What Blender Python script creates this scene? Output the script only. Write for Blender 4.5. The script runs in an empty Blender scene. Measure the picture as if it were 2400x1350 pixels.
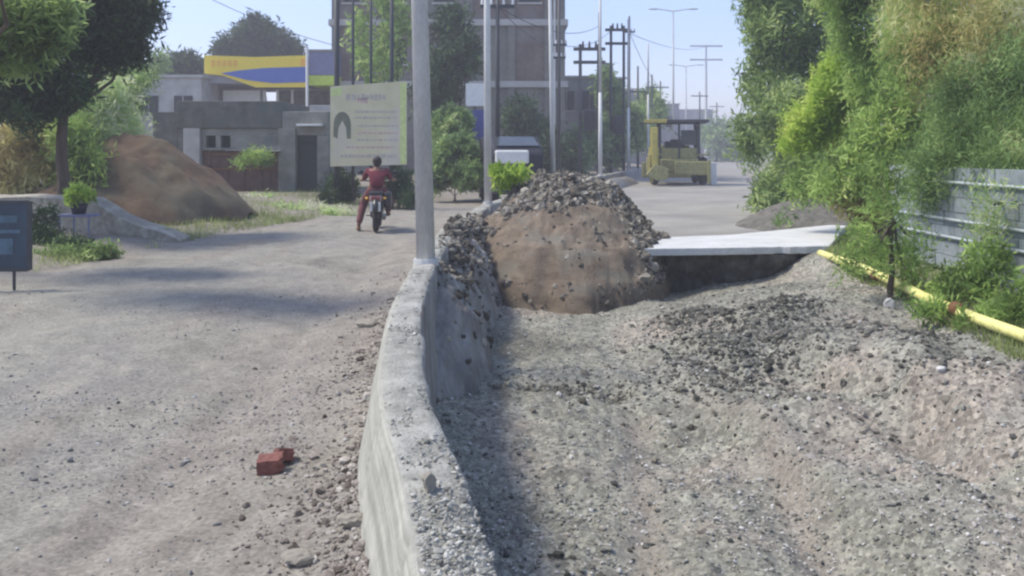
import bpy, math, random
import numpy as np
from mathutils import Vector, Matrix
random.seed(7)
RNG = np.random.default_rng(11)
R = math.radians
C = bpy.context.scene.collection
SC = bpy.context.scene

# ------------------------------------------------------------------ camera, world, sun, exposure
F = 2078.0; HY = 352.0; EYE = 1.6
cam_d = bpy.data.cameras.new("camera"); cam = bpy.data.objects.new("camera", cam_d); C.objects.link(cam)
cam.location = (0, 0, EYE); cam.rotation_euler = (R(90), 0, 0)
cam_d.sensor_width = 36; cam_d.lens = F / 2400 * 36
cam_d.shift_y = -(675 - HY) / 2400
cam_d.clip_start = 0.05; cam_d.clip_end = 6000
SC.camera = cam
SUN_EL = R(56); SUN_AZ = R(-86)          # azimuth measured from +y towards +x : left and a little ahead
sd = Vector((math.sin(SUN_AZ) * math.cos(SUN_EL), math.cos(SUN_AZ) * math.cos(SUN_EL), math.sin(SUN_EL)))
w = bpy.data.worlds.new("World"); SC.world = w; w.use_nodes = True
nt = w.node_tree; bg = nt.nodes["Background"]
sky = nt.nodes.new("ShaderNodeTexSky"); sky.sky_type = 'NISHITA'; sky.sun_disc = False
sky.sun_elevation = SUN_EL; sky.sun_rotation = SUN_AZ
sky.air_density = 1.0; sky.dust_density = 0.7; sky.ozone_density = 2.0
tint = nt.nodes.new("ShaderNodeMix"); tint.data_type = 'RGBA'; tint.blend_type = 'MULTIPLY'; tint.inputs[0].default_value = 1
tint.inputs[7].default_value = (1.08, 0.97, 0.93, 1); nt.links.new(sky.outputs[0], tint.inputs[6])
tcw = nt.nodes.new("ShaderNodeTexCoord"); sxw = nt.nodes.new("ShaderNodeSeparateXYZ"); nt.links.new(tcw.outputs["Generated"], sxw.inputs[0])
hz = nt.nodes.new("ShaderNodeValToRGB"); nt.links.new(sxw.outputs[2], hz.inputs[0])          # dusty lavender air low over the horizon
hz.color_ramp.elements[0].position = .12; hz.color_ramp.elements[0].color = (.66, .68, .82, 1)
hz.color_ramp.elements[1].position = .42; hz.color_ramp.elements[1].color = (1.06, 1.06, 1.06, 1)
t2 = nt.nodes.new("ShaderNodeMix"); t2.data_type = 'RGBA'; t2.blend_type = 'MULTIPLY'; t2.inputs[0].default_value = 1
nt.links.new(tint.outputs[2], t2.inputs[6]); nt.links.new(hz.outputs[0], t2.inputs[7]); nt.links.new(t2.outputs[2], bg.inputs[0]); bg.inputs[1].default_value = 0.15
sun_d = bpy.data.lights.new("sun", 'SUN'); sun_d.energy = 2.3; sun_d.angle = R(12); sun_d.color = (1.0, 0.935, 0.80)
sun = bpy.data.objects.new("sun", sun_d); C.objects.link(sun)
sun.rotation_euler = sd.to_track_quat('Z', 'Y').to_euler(); sun.location = (-20, 10, 40)
SC.view_settings.view_transform = 'Standard'; SC.view_settings.look = 'None'
SC.view_settings.exposure = 0.95; SC.view_settings.gamma = 1.0
SC.cycles.filter_width = 2.4
SC.cycles.max_bounces = 6; SC.cycles.volume_bounces = 1

# ------------------------------------------------------------------ helpers
def at(px, py, D):
    """photo pixel + distance -> point (used only to read real positions off the photograph)"""
    return Vector(((px - 1200) * D / F, D, EYE - (py - HY) * D / F))

def _h(ix, iy, s):
    n = (ix.astype(np.int64) * 374761393 + iy.astype(np.int64) * 668265263 + s * 1442695041) & 0x7fffffff
    n = ((n ^ (n >> 13)) * 1274126177) & 0x7fffffff
    return ((n ^ (n >> 16)) & 0xffff) / 65535.0
def vn(x, y, s=0):
    x = np.asarray(x, float); y = np.asarray(y, float)
    ix = np.floor(x); iy = np.floor(y); fx = x - ix; fy = y - iy
    fx = fx * fx * (3 - 2 * fx); fy = fy * fy * (3 - 2 * fy)
    a = _h(ix, iy, s); b = _h(ix + 1, iy, s); c = _h(ix, iy + 1, s); d = _h(ix + 1, iy + 1, s)
    return (a * (1 - fx) + b * fx) * (1 - fy) + (c * (1 - fx) + d * fx) * fy
def fbm(x, y, o=4, s=0):
    t = 0; a = 1; n = 0
    for k in range(o):
        t = t + a * vn(x * 2 ** k + 17 * k, y * 2 ** k - 9 * k, s + k); n += a; a *= .5
    return t / n - .5
def ss(v, a, b):
    t = np.clip((v - a) / (b - a), 0, 1); return t * t * (3 - 2 * t)

def mesh_np(name, V, Fq, mats, parent=None, smooth=False, matidx=None, color=None, uv=None):
    """V (n,3), Fq: (m,k) int array, constant k"""
    V = np.asarray(V, np.float32); Fq = np.asarray(Fq, np.int32); m, k = Fq.shape
    me = bpy.data.meshes.new(name)
    me.vertices.add(len(V)); me.vertices.foreach_set("co", V.ravel())
    me.loops.add(m * k); me.loops.foreach_set("vertex_index", Fq.ravel())
    me.polygons.add(m); me.polygons.foreach_set("loop_start", np.arange(0, m * k, k, dtype=np.int32))
    me.polygons.foreach_set("loop_total", np.full(m, k, np.int32))
    if matidx is not None: me.polygons.foreach_set("material_index", np.asarray(matidx, np.int32))
    me.polygons.foreach_set("use_smooth", np.full(m, smooth))
    me.update(calc_edges=True)
    if color is not None:
        ca = me.color_attributes.new("soil", 'FLOAT_COLOR', 'POINT')
        ca.data.foreach_set("color", np.asarray(color, np.float32).ravel())
    if uv is not None:
        l = me.uv_layers.new(name="UVMap"); l.data.foreach_set("uv", np.asarray(uv, np.float32)[Fq.ravel()].ravel())
    for mt in (mats if isinstance(mats, (list, tuple)) else [mats]): me.materials.append(mt)
    o = bpy.data.objects.new(name, me); C.objects.link(o)
    if parent: o.parent = parent
    return o

class MB:
    def __init__(s): s.v = []; s.f = []; s.mi = []; s.cur = 0
    def add(s, V, Fc):
        b = len(s.v); s.v += [tuple(p) for p in V]; s.f += [tuple(i + b for i in f) for f in Fc]; s.mi += [s.cur] * len(Fc); return s
    def mat(s, i): s.cur = i; return s
    def box(s, x0, x1, y0, y1, z0, z1, jit=0, M=None):
        V = [Vector((x, y, z)) for z in (z0, z1) for y in (y0, y1) for x in (x0, x1)]
        if jit: V = [p + Vector((random.uniform(-jit, jit) for _ in range(3))) for p in V]
        if M is not None: V = [M @ p for p in V]
        return s.add(V, [(0, 2, 3, 1), (4, 5, 7, 6), (0, 1, 5, 4), (2, 6, 7, 3), (0, 4, 6, 2), (1, 3, 7, 5)])
    def tube(s, pts, rad, n=8, caps=True, sq=None):
        pts = [Vector(p) for p in pts]
        if not isinstance(rad, (list, tuple)): rad = [rad] * len(pts)
        V = []; Fc = []; N = len(pts)
        t0 = (pts[1] - pts[0]).normalized()
        up = Vector((0, 0, 1)) if abs(t0.z) < .9 else Vector((0, 1, 0))
        for i, p in enumerate(pts):
            t = (pts[min(i + 1, N - 1)] - pts[max(i - 1, 0)]).normalized()
            a = t.cross(up).normalized(); b = a.cross(t).normalized()
            for k in range(n):
                an = 2 * math.pi * k / n + (math.pi / 4 if n == 4 else 0)
                V.append(p + (a * math.cos(an) + b * math.sin(an)) * rad[i])
        for i in range(N - 1):
            for k in range(n):
                k2 = (k + 1) % n; Fc.append((i * n + k, i * n + k2, (i + 1) * n + k2, (i + 1) * n + k))
        if caps: Fc.append(tuple(range(n - 1, -1, -1))); Fc.append(tuple((N - 1) * n + k for k in range(n)))
        return s.add(V, Fc)
    def ell(s, c, r, nu=12, nv=8, M=None, jit=0):
        c = Vector(c); V = []; Fc = []
        for j in range(nv + 1):
            th = math.pi * j / nv
            for i in range(nu):
                ph = 2 * math.pi * i / nu
                q = 1 + random.uniform(-jit, jit)
                p = Vector((r[0] * math.sin(th) * math.cos(ph) * q, r[1] * math.sin(th) * math.sin(ph) * q, r[2] * math.cos(th) * q))
                if M is not None: p = M @ p
                V.append(c + p)
        for j in range(nv):
            for i in range(nu):
                i2 = (i + 1) % nu; Fc.append((j * nu + i, (j + 1) * nu + i, (j + 1) * nu + i2, j * nu + i2))
        return s.add(V, Fc)
    def prism(s, poly, y0, y1, axis='y'):
        n = len(poly)
        def P(a, b, t): return (a, t, b) if axis == 'y' else ((t, a, b) if axis == 'x' else (a, b, t))
        V = [P(a, b, y0) for a, b in poly] + [P(a, b, y1) for a, b in poly]
        Fc = [tuple(range(n)), tuple(range(2 * n - 1, n - 1, -1))] + [(i, n + i, n + (i + 1) % n, (i + 1) % n) for i in range(n)]
        return s.add(V, Fc)
    def torus(s, c, Rr, r, axis='x', n=24, m=8, sx=1.0):
        V = []; Fc = []
        for i in range(n):
            a = 2 * math.pi * i / n
            for j in range(m):
                b = 2 * math.pi * j / m
                rr = Rr + r * math.cos(b); t = r * math.sin(b) * sx
                V.append((c[0] + t, c[1] + rr * math.cos(a), c[2] + rr * math.sin(a)) if axis == 'x' else (c[0] + rr * math.cos(a), c[1] + t, c[2] + rr * math.sin(a)))
        for i in range(n):
            for j in range(m):
                Fc.append((i * m + j, ((i + 1) % n) * m + j, ((i + 1) % n) * m + (j + 1) % m, i * m + (j + 1) % m))
        return s.add(V, Fc)
    def build(s, name, mats, parent=None, smooth=False, bevel=0):
        me = bpy.data.meshes.new(name); me.from_pydata(s.v, [], s.f); me.update()
        for i, m in enumerate(mats if isinstance(mats, (list, tuple)) else [mats]): me.materials.append(m)
        for p, i in zip(me.polygons, s.mi): p.material_index = i; p.use_smooth = smooth
        o = bpy.data.objects.new(name, me); C.objects.link(o)
        if parent: o.parent = parent
        if bevel:
            b = o.modifiers.new("bevel", 'BEVEL'); b.width = bevel; b.segments = 2; b.limit_method = 'ANGLE'
        return o

def tag(o, label=None, cat=None, group=None, kind=None):
    if label: o["label"] = label
    if cat: o["category"] = cat
    if group: o["group"] = group
    if kind: o["kind"] = kind
    return o
def empty(name, loc=(0, 0, 0), rz=0, label=None, cat=None, group=None):
    o = bpy.data.objects.new(name, None); C.objects.link(o); o.location = loc; o.rotation_euler = (0, 0, rz)
    o.empty_display_size = .2
    return tag(o, label, cat, group)
def kids(o): return [c for c in bpy.data.objects if c.parent == o]
def copy_tree(o, parent=None):
    c = o.copy(); C.objects.link(c)
    if parent: c.parent = parent
    for ch in kids(o): copy_tree(ch, c)
    return c

# ------------------------------------------------------------------ materials
def S(r, g, b):   # sRGB 0-255 -> linear
    return tuple((c / 255 / 12.92 if c / 255 <= .04045 else ((c / 255 + .055) / 1.055) ** 2.4) for c in (r, g, b)) + (1,)
def new_mat(name):
    m = bpy.data.materials.new(name); m.use_nodes = True; return m, m.node_tree, m.node_tree.nodes["Principled BSDF"]
def noise(nt, scale, detail=4, vec=None, rough=.6, dist=0):
    n = nt.nodes.new("ShaderNodeTexNoise"); n.inputs["Scale"].default_value = scale; n.inputs["Detail"].default_value = detail
    n.inputs["Roughness"].default_value = rough; n.inputs["Distortion"].default_value = dist
    if vec is not None: nt.links.new(vec, n.inputs["Vector"])
    return n.outputs["Fac"]
def ramp(nt, fac, stops):
    r = nt.nodes.new("ShaderNodeValToRGB"); nt.links.new(fac, r.inputs[0]); e = r.color_ramp.elements
    while len(e) > 1: e.remove(e[-1])
    e[0].position = stops[0][0]; e[0].color = stops[0][1]
    for p, c in stops[1:]:
        q = e.new(p); q.color = c
    return r.outputs[0]
def mix(nt, f, a, b, mode='MIX'):
    m = nt.nodes.new("ShaderNodeMix"); m.data_type = 'RGBA'; m.blend_type = mode
    for i, v in ((0, f), (6, a), (7, b)):
        if isinstance(v, (int, float)): m.inputs[i].default_value = v
        elif isinstance(v, tuple): m.inputs[i].default_value = v
        else: nt.links.new(v, m.inputs[i])
    return m.outputs[2]
def gen(nt, which="Object"):
    t = nt.nodes.new("ShaderNodeTexCoord"); return t.outputs[which]
def mapping(nt, vec, scale=(1, 1, 1)):
    m = nt.nodes.new("ShaderNodeMapping"); m.inputs["Scale"].default_value = scale; nt.links.new(vec, m.inputs[0]); return m.outputs[0]
def bump(nt, bsdf, h, strength=.4, dist=.01):
    b = nt.nodes.new("ShaderNodeBump"); b.inputs["Strength"].default_value = strength; b.inputs["Distance"].default_value = dist
    nt.links.new(h, b.inputs["Height"]); nt.links.new(b.outputs[0], bsdf.inputs["Normal"])
def rough_mat(name, c1, c2, scale=6, rough=.9, bs=.4, bd=.01, c3=None, stretch=None, s2=40, metal=0):
    m, nt, b = new_mat(name); v = gen(nt)
    if stretch: v = mapping(nt, v, stretch)
    a = noise(nt, scale, 5, v); f = noise(nt, s2, 4, v)
    st = [(.32, c1), (.68, c2)]
    col = ramp(nt, a, st)
    if c3: col = mix(nt, ramp(nt, noise(nt, scale * .37, 3, v), [(.5, (0, 0, 0, 1)), (.66, (1, 1, 1, 1))]), col, c3)
    col = mix(nt, .45, col, ramp(nt, f, [(.3, (.35, .35, .35, 1)), (.7, (.65, .65, .65, 1))]), 'OVERLAY')
    nt.links.new(col, b.inputs["Base Color"]); b.inputs["Roughness"].default_value = rough; b.inputs["Metallic"].default_value = metal
    bump(nt, b, f, bs, bd); return m
def isl_mat(name, stops, rough=.95, noise_mix=.3):
    m, nt, b = new_mat(name); g = nt.nodes.new("ShaderNodeNewGeometry")
    col = ramp(nt, g.outputs["Random Per Island"], stops)
    col = mix(nt, noise_mix, col, ramp(nt, noise(nt, 60, 3, gen(nt)), [(.3, (.3, .3, .3, 1)), (.7, (.7, .7, .7, 1))]), 'OVERLAY')
    nt.links.new(col, b.inputs["Base Color"]); b.inputs["Roughness"].default_value = rough
    return m
def leaf_mat(name, stops, trans=.35, clump=1.2):
    m, nt, b = new_mat(name); g = nt.nodes.new("ShaderNodeNewGeometry")
    rnd = g.outputs["Random Per Island"]; trans = min(.6, trans * 1.4); kk = .8 if 'dark' in name else 1.22; stops = [(p, tuple(min(.7, c * k_ * kk) for c, k_ in zip(q[:3], (1.68, 1.78, 1.35))) + (1,)) for p, q in stops]
    ad = nt.nodes.new("ShaderNodeMath"); ad.operation = 'MULTIPLY_ADD'; nt.links.new(rnd, ad.inputs[0]); ad.inputs[1].default_value = .36
    n2 = nt.nodes.new("ShaderNodeMapRange"); nt.links.new(noise(nt, clump, 2, gen(nt)), n2.inputs[0])
    n2.inputs[1].default_value = .36; n2.inputs[2].default_value = .64; n2.inputs[3].default_value = 0; n2.inputs[4].default_value = .64
    nt.links.new(n2.outputs[0], ad.inputs[2])
    col = ramp(nt, ad.outputs[0], stops)
    nt.links.new(col, b.inputs["Base Color"]); b.inputs["Roughness"].default_value = .6
    b.inputs["Specular IOR Level"].default_value = .3
    tr = nt.nodes.new("ShaderNodeBsdfTranslucent"); nt.links.new(col, tr.inputs[0])
    mx = nt.nodes.new("ShaderNodeMixShader"); mx.inputs[0].default_value = trans
    nt.links.new(b.outputs[0], mx.inputs[1]); nt.links.new(tr.outputs[0], mx.inputs[2])
    nt.links.new(mx.outputs[0], nt.nodes["Material Output"].inputs[0]); return m
def plain(name, c, rough=.6, metal=0, var=.15):
    m, nt, b = new_mat(name)
    n = noise(nt, 9, 5, gen(nt))
    lo = tuple(x * (1 - var) for x in c[:3]) + (1,); hi = tuple(min(1, x * (1 + var)) for x in c[:3]) + (1,)
    nt.links.new(ramp(nt, n, [(.3, lo), (.7, hi)]), b.inputs["Base Color"])
    b.inputs["Roughness"].default_value = rough; b.inputs["Metallic"].default_value = metal
    return m

def ground_mat():
    m, nt, b = new_mat("ground_soil"); v = gen(nt)
    at_ = nt.nodes.new("ShaderNodeAttribute"); at_.attribute_name = "soil"
    sp = nt.nodes.new("ShaderNodeSeparateColor"); nt.links.new(at_.outputs["Color"], sp.inputs[0])
    gravel, dust, grass = sp.outputs
    big = noise(nt, .55, 5, v, .55, .6); mid = noise(nt, 3.5, 5, v, .65, .3); fine = noise(nt, 38, 6, v, .75)
    vor = nt.nodes.new("ShaderNodeTexVoronoi"); vor.inputs["Scale"].default_value = 26; nt.links.new(v, vor.inputs["Vector"])
    vcol = nt.nodes.new("ShaderNodeRGBToBW"); nt.links.new(vor.outputs["Color"], vcol.inputs[0])
    road = ramp(nt, big, [(.30, (.165, .155, .135, 1)), (.46, (.27, .258, .222, 1)), (.6, (.238, .228, .205, 1)), (.72, (.295, .275, .235, 1))])
    road = mix(nt, .55, road, ramp(nt, mid, [(.3, (.36, .36, .37, 1)), (.7, (.64, .64, .62, 1))]), 'OVERLAY')
    brown = ramp(nt, mid, [(.3, (.20, .172, .145, 1)), (.7, (.30, .268, .232, 1))])
    col = mix(nt, dust, road, brown)
    bed = ramp(nt, big, [(.3, (.14, .137, .115, 1)), (.5, (.248, .244, .208, 1)), (.62, (.262, .232, .20, 1)), (.74, (.305, .30, .26, 1))])
    bed = mix(nt, .5, bed, ramp(nt, mid, [(.3, (.3, .3, .3, 1)), (.7, (.7, .7, .68, 1))]), 'OVERLAY')
    bed = mix(nt, .55, bed, ramp(nt, vcol.outputs[0], [(.2, (.2, .2, .2, 1)), (.5, (.5, .5, .5, 1)), (.85, (.8, .8, .78, 1))]), 'OVERLAY')
    col = mix(nt, gravel, col, bed)
    col = mix(nt, grass, col, ramp(nt, mid, [(.35, (.19, .17, .13, 1)), (.62, (.15, .16, .09, 1))]))
    col = mix(nt, .75, col, ramp(nt, fine, [(.34, (.24, .24, .24, 1)), (.66, (.74, .74, .74, 1))]), 'OVERLAY')
    nt.links.new(col, b.inputs["Base Color"]); b.inputs["Roughness"].default_value = .97; b.inputs["Specular IOR Level"].default_value = .15
    bump(nt, b, fine, .6, .02); return m

M = {}
M['ground'] = ground_mat()
M['brownface'] = rough_mat("brown_earth", (.16, .122, .086, 1), (.30, .24, .178, 1), 3.5, .95, .9, .06, c3=(.22, .20, .16, 1), stretch=(1, 1, 2.2))
M['sand'] = rough_mat("brown_sand", (.105, .068, .040, 1), (.18, .122, .075, 1), 1.9, .95, .9, .07, c3=(.15, .13, .085, 1))
M['stones'] = isl_mat("stone_mix", [(0, (.045, .045, .04, 1)), (.2, (.155, .155, .135, 1)), (.5, (.25, .25, .215, 1)), (.72, (.34, .31, .28, 1)), (.88, (.38, .37, .35, 1)), (1, (.58, .57, .54, 1))])
M['stones_pale'] = isl_mat("stone_pale", [(0, (.12, .115, .11, 1)), (.25, (.28, .27, .25, 1)), (.6, (.38, .36, .33, 1)), (1, (.58, .56, .52, 1))])
M['pebs'] = isl_mat('pebble_mix', [(0, (.06, .06, .06, 1)), (.35, (.14, .14, .135, 1)), (.7, (.23, .225, .21, 1)), (1, (.40, .39, .37, 1))])
M['clodsd'] = isl_mat('clod_dark', [(0, (.04, .04, .032, 1)), (.5, (.105, .10, .082, 1)), (.85, (.175, .17, .142, 1)), (1, (.30, .29, .25, 1))])
M['rubble'] = isl_mat("rubble_mix", [(0, (.07, .055, .045, 1)), (.35, (.16, .135, .115, 1)), (.7, (.24, .21, .185, 1)), (1, (.40, .37, .33, 1))])
M['grit'] = isl_mat("grit_mix", [(0, (.10, .098, .088, 1)), (.3, (.22, .215, .19, 1)), (.7, (.33, .325, .29, 1)), (1, (.46, .45, .41, 1))])
M['clods'] = isl_mat("clod_mix", [(0, (.05, .044, .034, 1)), (.4, (.135, .12, .096, 1)), (.8, (.205, .185, .152, 1)), (1, (.36, .335, .285, 1))])
M['slab'] = rough_mat("pale_slab", (.46, .465, .46, 1), (.58, .585, .58, 1), 3, .85, .2, .004, s2=30)
M['road_conc'] = rough_mat("pale_road", (.215, .205, .18, 1), (.31, .295, .26, 1), .7, .9, .4, .01, c3=(.20, .185, .17, 1), s2=14)
M['pole'] = rough_mat("pole_grey", (.42, .425, .42, 1), (.54, .545, .54, 1), 4, .7, .1, .002, stretch=(1, 1, .3))
M['pole_pale'] = rough_mat("pole_pale", (.52, .53, .52, 1), (.66, .67, .66, 1), 4, .75, .1, .002, stretch=(1, 1, .3))
M['darkmetal'] = plain("dark_metal", (.035, .04, .045, 1), .6)
M['bark'] = rough_mat("bark", (.05, .038, .028, 1), (.13, .10, .075, 1), 9, .95, .6, .02, stretch=(1, 1, .25))
M['yellow_pipe'] = rough_mat("pipe_yellow", (.66, .62, .20, 1), (.78, .75, .32, 1), 2.5, .5, .1, .003, c3=(.50, .44, .16, 1))
M['rust'] = plain("rust", (.16, .075, .03, 1), .9)
M['brick'] = rough_mat("brick_red", (.13, .050, .040, 1), (.24, .10, .08, 1), 14, .95, .5, .006)
M['grey_wall'] = rough_mat("grey_wall", (.16, .19, .20, 1), (.27, .305, .32, 1), 2.2, .85, .3, .01, s2=12)
M['rail'] = plain("rail_pale", (.45, .5, .53, 1), .6)
M['dkgrey'] = rough_mat("weathered_grey", (.075, .075, .06, 1), (.165, .16, .135, 1), 2.4, .95, .4, .02, c3=(.10, .115, .10, 1))
M['midgrey'] = rough_mat("mid_plaster", (.165, .165, .14, 1), (.29, .285, .25, 1), 1.8, .95, .3, .01, c3=(.13, .14, .13, 1))
M['pale'] = rough_mat("pale_plaster", (.32, .31, .29, 1), (.46, .45, .43, 1), 2, .9, .3, .01)
M['gate'] = rough_mat("gate_brown", (.085, .045, .034, 1), (.15, .085, .065, 1), 3, .8, .3, .01)
M['doorgreen'] = plain("door_dark_green", (.018, .032, .028, 1), .6)
M['white'] = plain("white_paint", (.72, .72, .70, 1), .6, var=.08)
M['yellow'] = plain("fascia_yellow", (.80, .60, .04, 1), .5, var=.08)
M['blue'] = plain("fascia_blue", (.07, .13, .42, 1), .5)
M['bluegrey'] = plain("fascia_bluegrey", (.17, .18, .30, 1), .6)
M['lime'] = plain("fascia_lime", (.48, .60, .06, 1), .5)
M['orange'] = plain("fascia_orange", (.78, .42, .05, 1), .5)
M['board'] = rough_mat("board_cream", (.56, .51, .31, 1), (.68, .62, .43, 1), 1.3, .7, 0.02, .002, c3=(.56, .53, .51, 1))
M['board_lime'] = plain("board_lime_edge", (.58, .66, .27, 1), .7)
M['ink'] = plain("ink_grey", (.47, .43, .37, 1), .8)
M['ink_red'] = plain("ink_red", (.55, .40, .36, 1), .8)
M['ink_dark'] = plain("ink_dark", (.17, .18, .13, 1), .8)
M['tyre'] = plain("tyre", (.018, .018, .018, 1), .85)
M['rim'] = plain("rim", (.25, .25, .25, 1), .4, .7)
M['skin'] = plain("skin_brown", (.20, .10, .06, 1), .6)
M['shirt'] = rough_mat("shirt_maroon", (.10, .014, .024, 1), (.17, .026, .042, 1), 5, .9, .4, .01)
M['trouser'] = rough_mat("trouser_maroon", (.11, .035, .038, 1), (.18, .06, .06, 1), 5, .9, .4, .01)
M['hair'] = plain("hair_dark", (.018, .012, .010, 1), .7)
M['bike'] = plain("bike_dark", (.025, .025, .027, 1), .35)
M['bikered'] = plain("tail_red", (.20, .03, .03, 1), .35)
M['machine'] = plain("machine_yellow", (.42, .36, .08, 1), .6, var=.25)
M['machine_dull'] = plain("machine_olive", (.26, .25, .10, 1), .8, var=.3)
M['glassdark'] = plain("dark_glass", (.05, .06, .07, 1), .15)
M['brickwall'] = rough_mat("old_brick", (.13, .098, .082, 1), (.20, .155, .13, 1), .9, .95, .3, .02, c3=(.19, .18, .17, 1), s2=5)
M['bcon'] = rough_mat("old_concrete", (.13, .13, .11, 1), (.22, .218, .19, 1), .5, .95, .3, .02, c3=(.20, .197, .17, 1), s2=3)
M['band'] = rough_mat("slab_band", (.36, .35, .33, 1), (.46, .45, .42, 1), .8, .9, .2, .01)
M['room_shade'] = plain("painted_room_shade", (.03, .035, .035, 1), .9)  # near-black colour paints the shade of unlit interiors on panels at openings
M['farwall'] = rough_mat("far_wall", (.20, .20, .21, 1), (.34, .33, .34, 1), .3, .95, .1, .01, s2=1.4)
M['signblue'] = rough_mat("sign_blue", (.008, .022, .04, 1), (.02, .05, .08, 1), 3, .5, .05, .003, c3=(.03, .07, .11, 1))
M['cable'] = plain("cable_black", (.06, .06, .065, 1), .8)
M['carblue'] = plain("vehicle_navy", (.018, .02, .034, 1), .75)
G = lambda k: [(0, (.010 * k, .022 * k, .008 * k, 1)), (.4, (.030 * k, .065 * k, .018 * k, 1)), (.75, (.07 * k, .13 * k, .035 * k, 1)), (1, (.14 * k, .22 * k, .07 * k, 1))]
M['leaf_dark'] = leaf_mat("leaf_dark", [(0, (.018, .032, .018, 1)), (.5, (.035, .06, .03, 1)), (1, (.065, .11, .045, 1))], .2)
M['leaf_mid'] = leaf_mat("leaf_mid", [(0, (.030, .040, .018, 1)), (.35, (.09, .125, .052, 1)), (.7, (.17, .22, .10, 1)), (1, (.31, .36, .20, 1))], .4)
M['leaf_lime'] = leaf_mat("leaf_lime", [(0, (.07, .10, .02, 1)), (.4, (.17, .235, .05, 1)), (.8, (.28, .36, .09, 1)), (1, (.40, .46, .16, 1))], .45)
M['leaf_blue'] = leaf_mat("leaf_bluegreen", [(0, (.022, .038, .018, 1)), (.4, (.085, .125, .055, 1)), (.8, (.18, .235, .11, 1)), (1, (.36, .40, .24, 1))], .35)
M['leaf_olive'] = leaf_mat("leaf_olive", [(0, (.04, .055, .02, 1)), (.4, (.12, .17, .06, 1)), (.8, (.23, .29, .11, 1)), (1, (.36, .39, .20, 1))], .35)
M['leaf_dry'] = leaf_mat("leaf_dry", [(0, (.09, .07, .035, 1)), (.4, (.24, .19, .10, 1)), (.8, (.40, .33, .20, 1)), (1, (.56, .50, .34, 1))], .3)
M['leaf_grass'] = leaf_mat("leaf_grass", [(0, (.06, .07, .03, 1)), (.4, (.12, .14, .06, 1)), (.8, (.21, .22, .12, 1)), (1, (.32, .31, .20, 1))], .3)
M['leaf_pale'] = leaf_mat("leaf_pale", [(0, (.10, .14, .06, 1)), (.4, (.25, .31, .16, 1)), (.8, (.42, .48, .30, 1)), (1, (.60, .63, .45, 1))], .35)

# ------------------------------------------------------------------ layout curves (metres; y is the distance ahead)
_my = [-20, -3, 0, 2.29, 2.76, 3.18, 3.82, 4.41, 6.05, 8.2, 12.2, 18, 28, 38, 48, 58, 80, 150, 400, 3000]
_mx = [4.6, .80, .27, -.135, -.22, -.306, -.46, -.55, -.73, -.83, -.88, -.5, 1.3, 3.7, 6.3, 8.8, 14.5, 33, 98, 780]
_ys = np.arange(-20, 160, .1); _xs = np.interp(_ys, _my, _mx)
_k = np.hanning(13); _k /= _k.sum(); _xs2 = np.convolve(np.pad(_xs, 6, 'edge'), _k, 'valid')
def med(y):
    y = np.asarray(y, float)
    return np.where(y < 150, np.interp(y, _ys, _xs2), np.interp(y, _my, _mx))
def ledge(y): return np.interp(y, [0, 5, 10, 12.4, 17.2, 21, 31, 45, 60, 150, 3000], [-9, -8, -6.7, -5.7, -5.3, -4.2, -1.0, 3, 7.2, 31, 770])
def redge(y): return np.interp(y, [0, 7, 13, 17, 38, 60, 150, 3000], [4.3, 4.0, 4.7, 6.0, 10.6, 16, 41, 800])
def seg(x, y, ax, ay, bx, by):
    t = np.clip(((x - ax) * (bx - ax) + (y - ay) * (by - ay)) / ((bx - ax) ** 2 + (by - ay) ** 2), 0, 1)
    return np.hypot(x - ax - t * (bx - ax), y - ay - t * (by - ay))
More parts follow.
